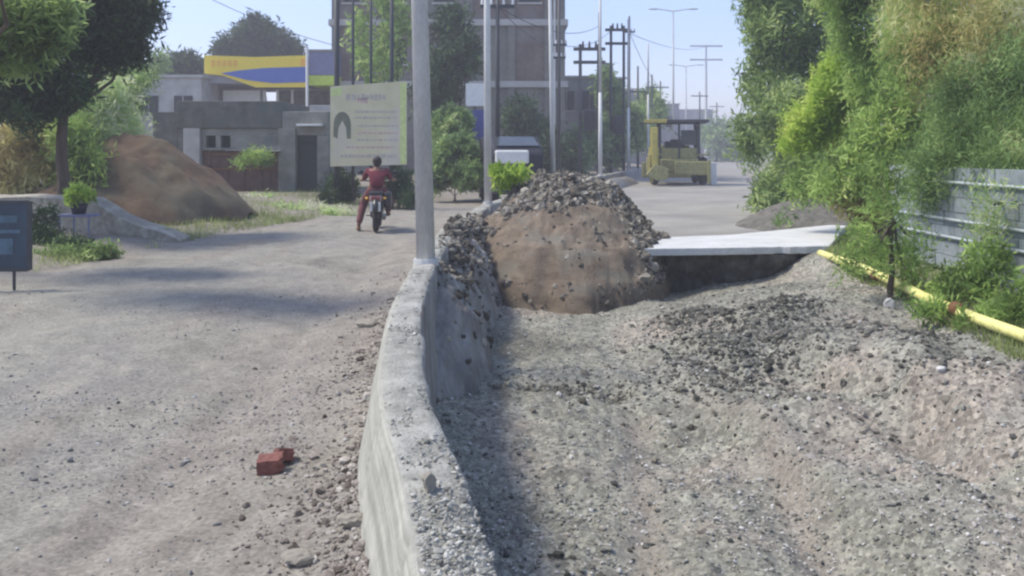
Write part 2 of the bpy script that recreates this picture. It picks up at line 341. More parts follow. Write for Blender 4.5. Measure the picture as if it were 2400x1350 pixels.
def H(x, y, fine=True):
    x = np.asarray(x, float); y = np.asarray(y, float)
    d = x - med(y); right = ss(d, -.03, .03); near = np.clip(1 - y / 90, 0, 1)
    z = np.zeros_like(x)
    # left carriageway
    zl = .06 * fbm(x * .5, y * .5, 3, 3) + .06 * fbm(x * 1.8, y * 1.8, 4, 5)
    zl = zl + (.05 + .16 * (vn(x * 2.1, y * 1.6, 8))) * np.exp(-np.maximum(-d - .12, 0) / .28) * ss(d, -2, -.1)
    zl = zl + .03 * fbm(x * 7, y * 7, 3, 6) * ss(vn(x * .6, y * .6, 7), .4, .7)
    zl = zl - .05 * np.exp(-(seg(x, y, -1.6, 2, -2.2, 16) / .2) ** 2) - .04 * np.exp(-(seg(x, y, -5.5, 3, -3.2, 14) / .35) ** 2) - .03 * np.exp(-(seg(x, y, -2.2, 2, -2.4, 16) / .3) ** 2)
    e = ledge(y) - x
    zl = zl + ss(e, 0, 1.2) * .12 + ss(e, .8, 4) * .22 * ss(y, 9, 13)
    # right: dug bed up to y = 13.7, made road beyond
    bed = 1 - ss(y, 13.65, 13.8)
    r = -.52 * (1 - ss(d, 1.7, 4.7)) - .04 + .12 * fbm(x * .9, y * .9, 4, 21) + .07 * fbm(x * 3.2, y * 3.2, 3, 25)
    r = r + .16 * np.exp(-(seg(x, y, 1.9, 6.6, 3.9, 5.7) / .28) ** 2) + .10 * np.exp(-(seg(x, y, 3.0, 5.0, 4.6, 4.6) / .3) ** 2)
    r = r + .17 * np.exp(-((x - 2.9) ** 2 + (y - 9.4) ** 2) / .22) + .14 * np.exp(-((x - 2.0) ** 2 + (y - 10.1) ** 2) / .16)
    r = r + .14 * np.exp(-((x - 2.15) ** 2 / .35 + (y - 8.5) ** 2 / 1.0)) * (1 + 1.2 * fbm(x * 2.5, y * 2.5, 3, 29)) - .05 * np.exp(-(seg(x, y, 1.0, 7.2, .6, 3.6) / .16) ** 2) - .05 * np.exp(-(seg(x, y, 1.8, 6.0, 1.4, 3.2) / .17) ** 2)
    r = r - .07 * np.exp(-(seg(x, y, .9, 7.8, 1.9, 3.2) / .22) ** 2) - .06 * np.exp(-(seg(x, y, .2, 8.1, .95, 8.0) / .18) ** 2)
    r = r - .07 * np.exp(-(seg(x, y, 1.7, 9, 3.4, 3.6) / .25) ** 2) + .05 * np.exp(-(seg(x, y, 1.35, 8, 2.6, 3.4) / .2) ** 2)
    r = r + .10 * np.exp(-np.maximum(d - .1, 0) / .25)
    bk = x - (2.75 + .45 * fbm(y * .9, y * 0, 3, 27) - .10 * (y - 6))
    r = r + (.16 * ss(bk, -.12, .12) + .16 * (vn(x * 3.2, y * 3.2, 28) - .5) * ss(bk, -.2, .2)) * ss(y, 3.6, 4.6) * (1 - ss(y, 7.5, 9)) * (1 - .8 * ss(x, 3.2, 3.8))
    for (ta, tb) in ((1.15, 2.05), (2.15, 3.05)):
        r = r - .05 * np.exp(-(seg(x, y, ta, 9.5, tb, 2.5) / .16) ** 2) + .03 * np.exp(-((seg(x, y, ta, 9.5, tb, 2.5) - .27) / .09) ** 2)
    r = r - .20 * ss(y, 11.4, 12.7) * (1 - ss(np.abs(x - 3.1), .6, 1.5)) - .10 * ss(y, 10.6, 11.6) * (1 - ss(np.abs(x - 3.0), .6, 1.6))
    far = -.06 + .02 * fbm(x * .4, y * .4, 3, 31)
    q = x - redge(y)
    rv = .10 + .10 * fbm(x, y, 3, 33)
    r = r + .24 * 0.6 * np.exp(-((x - 4.6) ** 2 / .25 + (y - 12.7) ** 2 / .5))
    r = r - .06 * ss(x, 3.1, 3.9) * (1 - ss(y, 8, 10))
    zr = r * bed + far * (1 - bed)
    zr = zr * (1 - ss(q, -.3, .6)) + (rv + .25 * ss(q, .3, 3)) * ss(q, -.3, .6)
    z = zl * (1 - right) + zr * right
    if fine: z = z + near * (.012 + .022 * right * bed) * fbm(x * 11, y * 11, 3, 41) * 2
    return z * np.clip(1.5 - y / 200, 0, 1)
def Hs(x, y): return float(H(np.array([x]), np.array([y]))[0])

# ------------------------------------------------------------------ GROUND
def build_ground():
    ys = [-40, -20, -8, -4, -2, -.5, .5]; y = 1.2
    while y < 2600: ys.append(y); y *= 1.0078 if y < 30 else 1.02
    ys = np.array(ys); nc = 560
    u = np.linspace(-1, 1, nc); u = np.sign(u) * (np.abs(u) * .55 + .45 * np.abs(u) ** 3)
    wd = np.maximum(ys, 4) * 1.55
    Y = np.repeat(ys, nc); X = (u[None, :] * wd[:, None]).ravel() + np.repeat(np.clip(ys, 0, 60) * 0.0, nc)
    Z = H(X, Y)
    n = len(ys); a = (np.arange(n - 1)[:, None] * nc + np.arange(nc - 1)[None, :]).ravel()
    Fq = np.stack([a, a + 1, a + nc + 1, a + nc], 1)
    d = X - med(Y); right = ss(d, -.03, .03); bed = 1 - ss(Y, 13.6, 13.9); q = X - redge(Y); e = ledge(Y) - X
    gravel = right * np.maximum(bed, ss(q, 0, .8)) * (1 - .6 * ss(q, .5, 1.5))
    dust = (1 - right) * np.clip(ss(d, -2.6, -.3) * (.55 + .9 * fbm(X * .8, Y * .8, 3, 51)) + ss(e, -.8, .8) * .8 + .35 * ss(fbm(X * .35, Y * .35, 3, 57), .1, .3), 0, 1)
    dust = np.maximum(dust, right * bed * ss(fbm(X * .6 + 3, Y * .25, 3, 59), .05, .22) * .4 )
    tr_ = np.exp(-(seg(X, Y, 1.0, 7.2, .6, 3.6) / .16) ** 2) + np.exp(-(seg(X, Y, 1.8, 6.0, 1.4, 3.2) / .17) ** 2) + .8 * np.exp(-(seg(X, Y, 1.5, 7.6, 2.4, 4.4) / .13) ** 2)
    dust = np.maximum(dust, right * bed * np.clip(tr_, 0, 1) * np.clip(.75 + 1.6 * fbm(X * 3, Y * 1.5, 3, 60), 0, 1))
    dust = np.maximum(dust, (1 - right) * ss(fbm(X * 2.2, Y * .22, 3, 58), .02, .2) * .6)
    gravel = gravel * (1 - .75 * np.clip(tr_, 0, 1) * right * bed)
    grass = (1 - right) * ss(e, 1.0, 3.5) * np.clip(.3 + 2.0 * fbm(X * .8, Y * .8, 3, 61), 0, 1) + right * ss(q, .4, 1.6) * np.clip(.4 + 1.6 * fbm(X * .9, Y * .9, 3, 63), 0, 1)
    col = np.stack([gravel, np.clip(dust, 0, 1), np.clip(grass, 0, 1), np.ones_like(X)], 1)
    o = mesh_np("ground", np.stack([X, Y, Z], 1), Fq, M['ground'], smooth=True, color=col)
    tag(o, kind="structure")
build_ground()

# road beyond the pit
def build_road():
    ys = np.concatenate([np.arange(13.78, 60, .35), np.arange(60, 400, 4)]); nc = 26
    u = np.linspace(0, 1, nc); l = med(ys) + .13; r = redge(ys) - .25 + .5 * fbm(ys * .7, ys * 0, 3, 71)
    X = (l[:, None] * (1 - u) + r[:, None] * u).ravel(); Y = np.repeat(ys, nc)
    Z = .0 + .015 * fbm(X * .6, Y * .3, 3, 73) - .05 * np.repeat(ss(ys, 100, 300), nc) * 0
    n = len(ys); a = (np.arange(n - 1)[:, None] * nc + np.arange(nc - 1)[None, :]).ravel()
    o = mesh_np("road", np.stack([X, Y, Z], 1), np.stack([a, a + 1, a + nc + 1, a + nc], 1), M['road_conc'], smooth=True)
    tag(o, kind="structure")
build_road()

# ------------------------------------------------------------------ MEDIAN WALL
def wall_mat():
    m, nt, b = new_mat("median_concrete"); uv = gen(nt, "UV"); v = gen(nt)
    line = noise(nt, 1, 3, mapping(nt, uv, (.35, 42, 1)), .6)
    blot = noise(nt, 5.5, 6, v, .7); fine = noise(nt, 45, 5, v, .7)
    col = ramp(nt, line, [(.3, (.23, .23, .20, 1)), (.5, (.31, .31, .275, 1)), (.7, (.40, .40, .355, 1))])
    col = mix(nt, .6, col, ramp(nt, blot, [(.3, (.34, .34, .33, 1)), (.7, (.64, .63, .61, 1))]), 'OVERLAY')
    col = mix(nt, .35, col, ramp(nt, fine, [(.3, (.3, .3, .3, 1)), (.7, (.7, .7, .7, 1))]), 'OVERLAY')
    nt.links.new(col, b.inputs["Base Color"]); b.inputs["Roughness"].default_value = .9
    bump(nt, b, line, .5, .012); return m
M['wall'] = wall_mat()
M['walltop'] = rough_mat("wall_crest", (.20, .198, .175, 1), (.38, .375, .335, 1), 7, .95, .9, .02, c3=(.42, .415, .38, 1), s2=55)
M['wallside'] = rough_mat("rough_concrete_side", (.17, .165, .155, 1), (.34, .33, .31, 1), 3, .95, .8, .03, c3=(.14, .125, .11, 1), stretch=(1, 1, .5), s2=18)
def build_wall():
    ys = np.concatenate([np.arange(-6, 22, .05), np.arange(22, 75, .4), np.arange(75, 260, 4)])
    cx = med(ys); g = np.gradient(cx, ys); nx = 1 / np.sqrt(1 + g * g); ny = -g * nx
    prof = [(-.235, -.25), (-.215, .06), (-.175, .22), (-.145, .38), (-.118, .485), (-.100, .505), (-.05, .512), (0, .508), (.05, .512), (.10, .5), (.118, .47), (.125, .25), (.14, -.05), (.17, -.35), (.20, -.9)]
    P = len(prof); V = []; UV = []
    L = np.concatenate([[0], np.cumsum(np.hypot(np.diff(cx), np.diff(ys)))])
    for j, (o_, z_) in enumerate(prof):
        jt = .018 * fbm(ys * 5, ys * 0 + j * .37, 3, 81) * (.45 if j < 5 else 1 if j < 10 else 2.2) + (.012 * (np.mod(ys, 1.25) < .05) if j < 5 else 0)
        jz = (.035 * fbm(ys * 7, ys * 0 + j * .9, 4, 83) if 4 <= j <= 10 else 0 * ys)
        # broken crest
        if 5 <= j <= 10: jz = jz - .05 * ss(fbm(ys * 1.1, ys * 0, 3, 85), .12, .22) * (1 + .3 * (j - 7))
        V.append(np.stack([cx + nx * (o_ + jt), ys + ny * (o_ + jt), z_ + jz], 1)); UV.append(np.stack([L, np.full_like(L, j * .06)], 1))
    V = np.stack(V, 1).reshape(-1, 3); UV = np.stack(UV, 1).reshape(-1, 2)
    n = len(ys); a = (np.arange(n - 1)[:, None] * P + np.arange(P - 1)[None, :]); jj = np.arange(P - 1)[None, :]; mi = np.where(jj >= 9, 1, np.where(jj >= 5, 2, 0)) + 0 * a
    a = a.ravel(); o = mesh_np("median_wall", V, np.stack([a, a + P, a + P + 1, a + 1], 1), [M['wall'], M['wallside'], M['walltop']], smooth=True, matidx=mi.ravel(), uv=UV)
    tag(o, "long low concrete median wall curving from the foreground between the left road and the dug bed", "wall")
build_wall()

# ------------------------------------------------------------------ stones
def ico(sub=0):
    import bmesh
    bm = bmesh.new(); bmesh.ops.create_icosphere(bm, subdivisions=sub + 1, radius=1)
    V = np.array([v.co[:] for v in bm.verts]); Fc = np.array([[v.index for v in f.verts] for f in bm.faces]); bm.free(); return V, Fc
ICO, ICOF = ico(0); ICO2, ICO2F = ico(1)
def scatter(name, pts, size, mat, parent=None, flat=.6, sink=.2, hi=False, rng=RNG):
    n = len(pts); B, BF = (ICO2, ICO2F) if hi else (ICO, ICOF); k = len(B)
    jit = rng.uniform(.62, 1.25, (n, k, 1)); V = B[None] * jit
    V = V * (size[:, None, None] * np.stack([rng.uniform(.7, 1.3, n), rng.uniform(.6, 1.1, n), rng.uniform(.4, .95, n) * flat / .6], 1)[:, None, :])
    a = rng.uniform(0, 6.283, n); c, s = np.cos(a), np.sin(a); b = rng.normal(0, .45, n); cb, sb = np.cos(b), np.sin(b)
    x, y, z = V[..., 0], V[..., 1], V[..., 2]
    y, z = y * cb[:, None] - z * sb[:, None], y * sb[:, None] + z * cb[:, None]
    x, y = x * c[:, None] - y * s[:, None], x * s[:, None] + y * c[:, None]
    V = np.stack([x, y, z], 2) + pts[:, None, :]; V[..., 2] += (size * sink)[:, None]
    Fc = (BF[None] + (np.arange(n) * k)[:, None, None]).reshape(-1, 3)
    return mesh_np(name, V.reshape(-1, 3), Fc, mat, parent)
def in_view(n, y0, y1, xl, xr, p=1.0, rng=RNG):
    """random points in real space, denser near"""
    u = rng.uniform(0, 1, n); y = y0 * (y1 / y0) ** (u ** p); x = rng.uniform(-1, 1, n) * (y * .66 + .6)
    k = (x > xl(y)) & (x < xr(y)); return x[k], y[k]
# bed gravel
x, y = in_view(125000, 2.4, 13.6, lambda y: med(y) + .12, lambda y: redge(y) + .4, .9)
keep = RNG.uniform(0, 1, len(x)) < np.clip(.65 + 1.5 * fbm(x * 1.3, y * 1.3, 3, 91), .18, 1); x, y = x[keep], y[keep]
sz = np.clip(RNG.lognormal(-5.0, .5, len(x)), .004, .04)
tag(scatter("gravel", np.stack([x, y, H(x, y)], 1), sz, M['stones']), "loose grey gravel strewn over the dug road bed on the right", "gravel", kind="stuff")
# lumps in the bed
x, y = in_view(9000, 3, 13.4, lambda y: med(y) + .2, lambda y: redge(y) + .3, .8)
dk = np.exp(-((x - 2.5) ** 2 / 1.3 + (y - 9.3) ** 2 / 3)) + np.exp(-(seg(x, y, .2, 8.1, .95, 8.0) / .2) ** 2) + np.exp(-(seg(x, y, 1.9, 6.6, 3.9, 5.7) / .45) ** 2) + .7 * np.exp(-(seg(x, y, .15, 3.6, .5, 4.4) / .3) ** 2) + .8 * np.exp(-(seg(x, y, 3.4, 7.4, 4.2, 6.2) / .3) ** 2) + .8 * ((fbm(x * .8, y * .8, 3, 93) > .13))
keep = RNG.uniform(0, 1, len(x)) < .02 + dk * .9; x, y = x[keep], y[keep]
tag(scatter("earth_lumps", np.stack([x, y, H(x, y)], 1), np.clip(RNG.lognormal(-4.45, .5, len(x)), .005, .045), M['clods'], hi=True), "dark crumbled earth lumps heaped in patches across the gravel bed", "rubble", kind="stuff")
def patch(n, cx, cy, sx, sy):
    return cx + RNG.normal(0, sx, n), cy + RNG.normal(0, sy, n)
pp = [patch(2600, 2.15, 8.5, .42, .75), patch(900, 2.0, 10.0, .22, .3), patch(800, 2.85, 9.4, .22, .3), patch(700, .56, 8.02, .26, .10), patch(700, 3.5, 6.4, .4, .25), patch(600, .45, 3.9, .16, .35), patch(500, 3.6, 8.0, .25, .25)]
x = np.concatenate([p_[0] for p_ in pp]); y = np.concatenate([p_[1] for p_ in pp])
tag(scatter("earth_clods", np.stack([x, y, H(x, y)], 1), np.clip(RNG.lognormal(-4.4, .55, len(x)), .005, .05), M['clodsd'], hi=True), "dark moist clods tipped in loose heaps on the dug bed in front of the white slab", "clods", kind="stuff")
# left road pebbles
x, y = in_view(70000, 2.9, 22, lambda y: ledge(y), lambda y: med(y) - .2, .9)
keep = RNG.uniform(0, 1, len(x)) < np.clip(.12 + 3.0 * fbm(x * .7, y * .9, 3, 95) + .7 * np.exp(-((x + 1.9) ** 2 / 1.4 + (y - 5.4) ** 2 / .5)), .03, 1); x, y = x[keep], y[keep]
tag(scatter("pebbles", np.stack([x, y, H(x, y)], 1), np.clip(RNG.lognormal(-5.4, .5, len(x)), .003, .022), M['pebs']), "scattered small pebbles on the dusty left road", "pebbles", kind="stuff")
# rubble at wall foot and on top
n = 14000; y = 2.2 * (12 / 2.2) ** RNG.uniform(0, 1, n); off = RNG.exponential(.16, n) + .17; x = med(y) - off
keep = RNG.uniform(0, 1, n) < np.clip(.45 + 1.8 * fbm(x * 2, y * 1.4, 3, 97), .1, 1); x, y = x[keep], y[keep]
tag(scatter("rubble", np.stack([x, y, H(x, y)], 1), np.clip(RNG.lognormal(-4.95, .55, len(x)), .004, .04), M['rubble'], hi=False), "broken rubble strewn along the left foot of the median wall", "rubble", kind="stuff")
n = 5200; y = 2.1 * (11 / 2.1) ** RNG.uniform(0, 1, n); x = med(y) + RNG.uniform(-.095, .10, n)
keep = RNG.uniform(0, 1, n) < np.where((y > 4.1) & (y < 5.0), .04, np.clip(.6 + 1.5 * fbm(x * 6, y * 2, 3, 99), .1, 1)); x, y = x[keep], y[keep]
tag(scatter("crumbs", np.stack([x, y, np.full_like(x, .505)], 1), np.clip(RNG.lognormal(-5.25, .45, len(x)), .003, .02), M['grit']), "mortar crumbs and grit lying along the top of the median wall", "grit", kind="stuff")

def stone(name, loc, r, mat, label, cat, group=None, sub=2, seed=0):
    rg = np.random.default_rng(seed); V, Fc = ico(sub); q = V * 1.0
    for k in range(3):
        nrm = rg.normal(0, 1, 3); nrm /= np.linalg.norm(nrm); dd = q @ nrm; q = q - np.maximum(dd - .55, 0)[:, None] * nrm
    q = q * (1 + .12 * rg.normal(0, 1, (len(q), 1)) * .5) * np.array(r)
    o = mesh_np(name, q, Fc, mat); o.location = loc; return tag(o, label, cat, group)
stone("stone", (med(2.85) - .03, 2.85, .53), (.028, .03, .035), M['clods'], "dark stone resting alone on top of the pale median wall", "stone", seed=3)
for i, (px, py, s_) in enumerate([(860, 780, .10), (830, 1290, .07), (700, 1345, .07)]):
    D = 1.62 * F / (py - HY); p = at(px, py, D)
    stone("stone", (p.x, p.y, Hs(p.x, p.y) + .02), (s_, s_ * .7, s_ * .45), M['clods'],
          ["dark flat stone on the left road beside the far part of the median wall", "dark stone at the bottom of the wall's left foot in the foreground", "dark stone at the bottom edge of the left road"][i], "stone", seed=5 + i)

# bricks
q_ = at(2085, 715, 9.3)
stone("pale_stone", (q_.x, q_.y, Hs(q_.x, q_.y) + .03), (.06, .05, .075), M['stones_pale'], "pale upright stone beside the sapling stem and the yellow pipe", "stone", seed=12)
def brick(name, loc, rot, l, wd, h, label):
    import bmesh
    bm = bmesh.new(); bmesh.ops.create_cube(bm, size=1); bmesh.ops.scale(bm, vec=(l, wd, h), verts=bm.verts)
    bmesh.ops.subdivide_edges(bm, edges=bm.edges[:], cuts=4, use_grid_fill=True)
    for v in bm.verts:
        if v.co.x > l * .45: v.co.x -= abs(random.gauss(0, .014))
        v.co += Vector([random.gauss(0, .0016) for _ in range(3)])
    me = bpy.data.meshes.new(name); bm.to_mesh(me); bm.free(); me.materials.append(M['brick'])
    o = bpy.data.objects.new(name, me); C.objects.link(o); o.location = loc; o.rotation_euler = rot
    b = o.modifiers.new("b", 'BEVEL'); b.width = .004; b.limit_method = 'ANGLE'
    return tag(o, label, "brick", "broken red bricks on the left road")
p = at(636, 1100, 4.4); z = Hs(p.x, p.y)
brick("broken_brick", (p.x, p.y, z + .04), (R(6), R(-3), R(8)), .125, .10, .075, "broken red half brick with its flat side to the viewer on the left road")
brick("broken_brick", (p.x + .035, p.y + .12, z + .045), (R(-18), R(10), R(35)), .09, .07, .06, "smaller red brick fragment leaning just behind the half brick")

# ------------------------------------------------------------------ CENTRE MOUND
def mound():
    root = empty("earth_mound", (.8, 13.6, -.4), 0, "brown cut earth mound topped with dark clods, standing at the end of the dug bed", "earth mound")
    n = 190; xs = np.linspace(-1.35, 3.0, n); ys = np.linspace(11.2, 21.5, n)
    X, Y = [a.ravel() for a in np.meshgrid(xs, ys)]
    Xj = X + .25 * fbm(Y * .9, X * .3, 3, 101); Yj = Y + .45 * fbm(X * 1.1, Y * .3, 3, 103)
    r1 = np.sqrt(((Xj - .82) / 1.82) ** 2 + ((Yj - 14.6) / 2.95) ** 2)          # rounded cut heap
    r2 = np.sqrt(((Xj - .95) / 1.62) ** 2 + ((Yj - 16.1) / 3.6) ** 2)
    back = 1 - ss(Yj, 15.8, 20.5); side = 1 - ss(r1, .9, 1.05) * ss(r2, .9, 1.05)
    body = np.clip(1 - r1 ** 2.2, 0, 1) ** .62 * 1.28; top = np.clip(1 - r2 ** 2.9, 0, 1) ** .85 * 1.62
    lay = .045 * np.sin(13 * (body + .3 * fbm(X * 1.3, Y * 1.3, 3, 106)))          # slumped layers in the cut
    Z = -.5 + np.maximum(body + lay * ss(body, .1, .4), top * ss(Yj, 12.2, 13.6)) * np.clip(back, .2, 1) + (.28 * fbm(X * 2.2, Y * 2.2, 4, 105) + .17 * fbm(X * 6, Y * 6, 5, 107)) * side
    Z = np.where((body <= .001) & (top <= .001), -.8, Z)
    a = (np.arange(n - 1)[:, None] * n + np.arange(n - 1)[None, :]).ravel()
    Fq = np.stack([a, a + 1, a + n + 1, a + n], 1); Zc = Z[Fq].mean(1); Yc = Y[Fq].mean(1)
    me = mesh_np("earth", np.stack([X - .8, Y - 13.6, Z + .4], 1), Fq, [M['brownface'], M['clodearth']], root, smooth=True, matidx=((Zc + .7 * fbm(X[a] * 1.6, Y[a] * 1.6, 3, 9) > .74)).astype(int))
    # clods over the crest, the left flank and the foot
    m_ = 48000; cx = RNG.uniform(-1.1, 2.5, m_); cy = RNG.uniform(11.6, 20, m_)
    ix = np.clip(((cx - xs[0]) / (xs[1] - xs[0])).astype(int), 0, n - 1); iy = np.clip(((cy - ys[0]) / (ys[1] - ys[0])).astype(int), 0, n - 1)
    cz = Z.reshape(n, n)[iy, ix]
    keep = (((cz + .7 * fbm(cx * 1.6, cy * 1.6, 3, 9) > .66) | ((cy < 12.4) & (cz < -.2) & (RNG.uniform(0, 1, m_) < .5)) | ((cx < -.45) & (cz > .1) & (RNG.uniform(0, 1, m_) < .5)) | ((cx > 1.75) & (cz > -.3) & (RNG.uniform(0, 1, m_) < .8)) | (RNG.uniform(0, 1, m_) < .05)) & (cz > -.55)); keep &= RNG.uniform(0, 1, m_) < .75
    cx, cy, cz = cx[keep], cy[keep], cz[keep]
    o = scatter("clods", np.stack([cx - .8, cy - 13.6, cz + .4], 1), np.clip(RNG.lognormal(-4.15, .65, len(cx)), .007, .10), M['clods'], root, flat=.9, hi=True); o["kind"] = "stuff"
M['clodearth'] = rough_mat("clod_earth", (.09, .083, .07, 1), (.22, .205, .175, 1), 6, .95, .9, .05)
mound()
# ragged earth bank against the wall, right side of the wall
def bank():
    ys = np.arange(6.6, 14.5, .05); us = np.linspace(0, 1, 30)
    Yg, U = np.meshgrid(ys, us, indexing='ij'); base = med(Yg); amp = ss(Yg, 6.6, 8.6)
    crest = .38 + .20 * ss(Yg, 8.6, 12.5) + .12 * fbm(Yg * 1.7, U * 0, 3, 117)
    Xg = base - .16 * ss(Yg, 8.9, 9.6) + .09 + U * (.60 + .2 * ss(Yg, 9, 12)) * amp + (.18 * fbm(Yg * 2.3, U * 3, 4, 111) + .12 * fbm(Yg * 8, U * 7, 3, 112)) * amp
    Zg = -.66 + (crest + .62) * (1 - U ** 2.2) * amp * (.55 + .45 * ss(U, -.05, .12) + .45 * (1 - ss(Yg, 8.9, 9.6)) * (1 - ss(U, -.05, .12))) + (.22 * fbm(Yg * 3.4, U * 4, 4, 113) + .14 * fbm(Yg * 9, U * 9, 3, 114)) * amp
    V = np.stack([Xg, Yg, Zg], 2).reshape(-1, 3); P = len(us); n = len(ys); a = (np.arange(n - 1)[:, None] * P + np.arange(P - 1)[None, :]).ravel()
    root = empty("earth_bank", (0, 0, 0), 0, "ragged grey earth bank clinging to the right side of the median wall before the mound", "earth bank")
    mesh_np("earth", V, np.stack([a, a + P, a + P + 1, a + 1], 1), M['wallside'], root, smooth=True)
    k = RNG.choice(len(V), 2600, p=(lambda w_: w_ / w_.sum())((np.clip(1.2 - U.ravel() * 1.5, .04, 1) * ss(Yg.ravel(), 8.0, 10.5) + .02)))
    o = scatter("clods", V[k] + RNG.normal(0, .02, (len(k), 3)), np.clip(RNG.lognormal(-3.85, .5, len(k)), .010, .09), M['clods'], root, flat=.9, hi=True); o["kind"] = "stuff"
bank()
def bushlet():
    p = at(1505, 560, 14.6); m_ = 520; c = np.clip(RNG.normal(0, 1, (m_, 3)), -1.9, 1.9) * [.2, .15, .1]; c[:, 2] = np.abs(c[:, 2])
    o = scatter("clod_heap", c, np.clip(RNG.lognormal(-3.2, .4, m_), .02, .1), M['clods'], hi=True, flat=.9); o.location = (p.x, p.y, 0.0)
    tag(o, "low dark heap of clods by the far edge of the white slab", "clod heap")
bushlet()

# ------------------------------------------------------------------ SLAB over the pit
M['cut'] = rough_mat('cut_earth_shade', (.035, .033, .028, 1), (.14, .133, .118, 1), 3.5, .95, .9, .05, stretch=(1, 1, .5), s2=14)  # earth colour darkened to deepen the shade of the hollow
def slab():
    b = MB(); top = [(1.75, 12.85), (4.75, 13.25), (6.6, 17.4), (3.7, 15.0), (1.85, 14.35)]
    # front edge subdivided, slightly ragged
    pts = [];
    for i in range(24):
        t = i / 24; pts.append((1.75 + 3.0 * t, 12.85 + .4 * t + random.gauss(0, .012)))
    pts += top[1:]
    b.prism(pts, .06, .17, 'z')
    b2 = b.build("concrete_slab", M['slab'], bevel=.012)
    tag(b2, "flat white concrete slab bridging the dark hollow between the mound and the right verge", "slab")
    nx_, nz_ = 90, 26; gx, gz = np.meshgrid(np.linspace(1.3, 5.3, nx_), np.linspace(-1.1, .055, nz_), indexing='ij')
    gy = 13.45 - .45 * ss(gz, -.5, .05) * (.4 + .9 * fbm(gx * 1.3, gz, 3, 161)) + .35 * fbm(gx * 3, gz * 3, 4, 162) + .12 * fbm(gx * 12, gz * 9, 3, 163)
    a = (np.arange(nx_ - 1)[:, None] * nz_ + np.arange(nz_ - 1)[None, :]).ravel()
    tag(mesh_np("cut_wall", np.stack([gx, np.clip(gy, 13.02, 14.2), gz], 2).reshape(-1, 3), np.stack([a, a + nz_, a + nz_ + 1, a + 1], 1), M['cut'], smooth=True), "rough cut face beneath the white slab, coloured dark for the shade of the hollow", "wall")
slab()

# ------------------------------------------------------------------ PIPE, grey wall on the right
def pipe():
    root = empty("yellow_pipe", (4.3, 9, 0), 0, "long yellow pipe lying on the ground along the right verge", "pipe")
    pts = []
    for i in range(40):
        yy = 3.5 + i * (13.0 - 3.5) / 39; xx = np.interp(yy, [3.5, 7.1, 9, 13], [3.95, 4.1, 4.22, 4.52]); pts.append((xx - 4.3, yy - 9, .05 + .06 + .02 * math.sin(yy * 1.3)))
    MB().tube(pts, .052, 12).build("pipe_body", M['yellow_pipe'], root, True)
    for yy in (8.3, 10.5):
        xx = np.interp(yy, [7.1, 9, 13], [4.1, 4.22, 4.52]) - 4.3
        MB().tube([(xx - .01, yy - 9 - .06, .11), (xx + .0, yy - 9 + .06, .11)], .066, 12).build("joint_band", M['rust'], root, True)
pipe()
def side_wall():
    root = empty("side_wall", (5.3, 10, 0), 0, "low blue-grey block wall with pale rails behind the plants on the right", "wall")
    x0 = 0
    b = MB(); rows = 8; hh = 1.40 / rows
    for r_ in range(rows):
        off = (r_ % 2) * .22
        for k in range(-3, 19):
            ya = -6.5 + k * .45 + off; b.box(-.09 + random.uniform(-.006, .006), .10, ya, ya + .437, .0 + r_ * hh, .0 + (r_ + 1) * hh - .008)
    b.build("blockwork", M['grey_wall'], root)
    MB().box(-.07, .08, -8.0, 2.05, -.2, 1.36).build("mortar_core", M['midgrey'], root)
    for z in (.57, .78, 1.22):
        MB().tube([(-.12, -8, z), (-.12, 2.0, z)], .018, 8).build("rail", M['rail'], root, True)
side_wall()

# ------------------------------------------------------------------ FOLIAGE
def leaves(blobs, n, size, droop=.3, clump=.16, aspect=.45, rng=RNG, per=14, elong=1.0):
    """blobs: (cx,cy,cz, rx,ry,rz). leaf quads gathered in twiggy clusters through the volume"""
    bl = np.array(blobs, float); vol = (bl[:, 3] * bl[:, 4] * bl[:, 5]) ** .7; pr = vol / vol.sum()
    nc = max(1, n // per); k = rng.choice(len(bl), nc, p=pr)
    d = rng.normal(0, 1, (nc, 3)); d /= np.linalg.norm(d, axis=1)[:, None]; rad = rng.uniform(.35, 1, nc) ** .45 * rng.uniform(.85, 1.12, nc)
    cc = bl[k, :3] + d * bl[k, 3:6] * rad[:, None]
    c = np.repeat(cc, per, 0); N = len(c)
    # twig direction per cluster
    td = rng.normal(0, 1, (nc, 3)); td[:, 2] -= droop * 2.5; td /= np.linalg.norm(td, axis=1)[:, None]; td = np.repeat(td, per, 0)
    s_ = rng.uniform(-1, 1, N)[:, None]
    c = c + td * s_ * clump * 1.6 * elong + rng.normal(0, 1, (N, 3)) * clump * .4
    ax = td * .8 + rng.normal(0, .6, (N, 3)); ax /= np.linalg.norm(ax, axis=1)[:, None]
    up = rng.normal(0, 1, (N, 3)); sd_ = np.cross(ax, up); sd_ /= np.linalg.norm(sd_, axis=1)[:, None] + 1e-9
    L = 1.3 * size * rng.uniform(.6, 1.35, N)[:, None]; W = L * aspect
    V = np.stack([c - ax * L, c + sd_ * W * .5 - ax * L * .1, c + ax * L, c - sd_ * W * .5 - ax * L * .1], 1)
    return V.reshape(-1, 3), np.arange(N * 4).reshape(-1, 4)
def blob_set(c, r, n, sub=.45, rng=RNG):
    out = []
    for i in range(n):
        d = rng.normal(0, 1, 3); d /= np.linalg.norm(d); q = rng.uniform(.25, .85)
        out.append((c[0] + d[0] * r[0] * q, c[1] + d[1] * r[1] * q, c[2] + d[2] * r[2] * q, r[0] * sub * rng.uniform(.7, 1.3), r[1] * sub * rng.uniform(.7, 1.3), r[2] * sub * rng.uniform(.6, 1.2)))
    return out
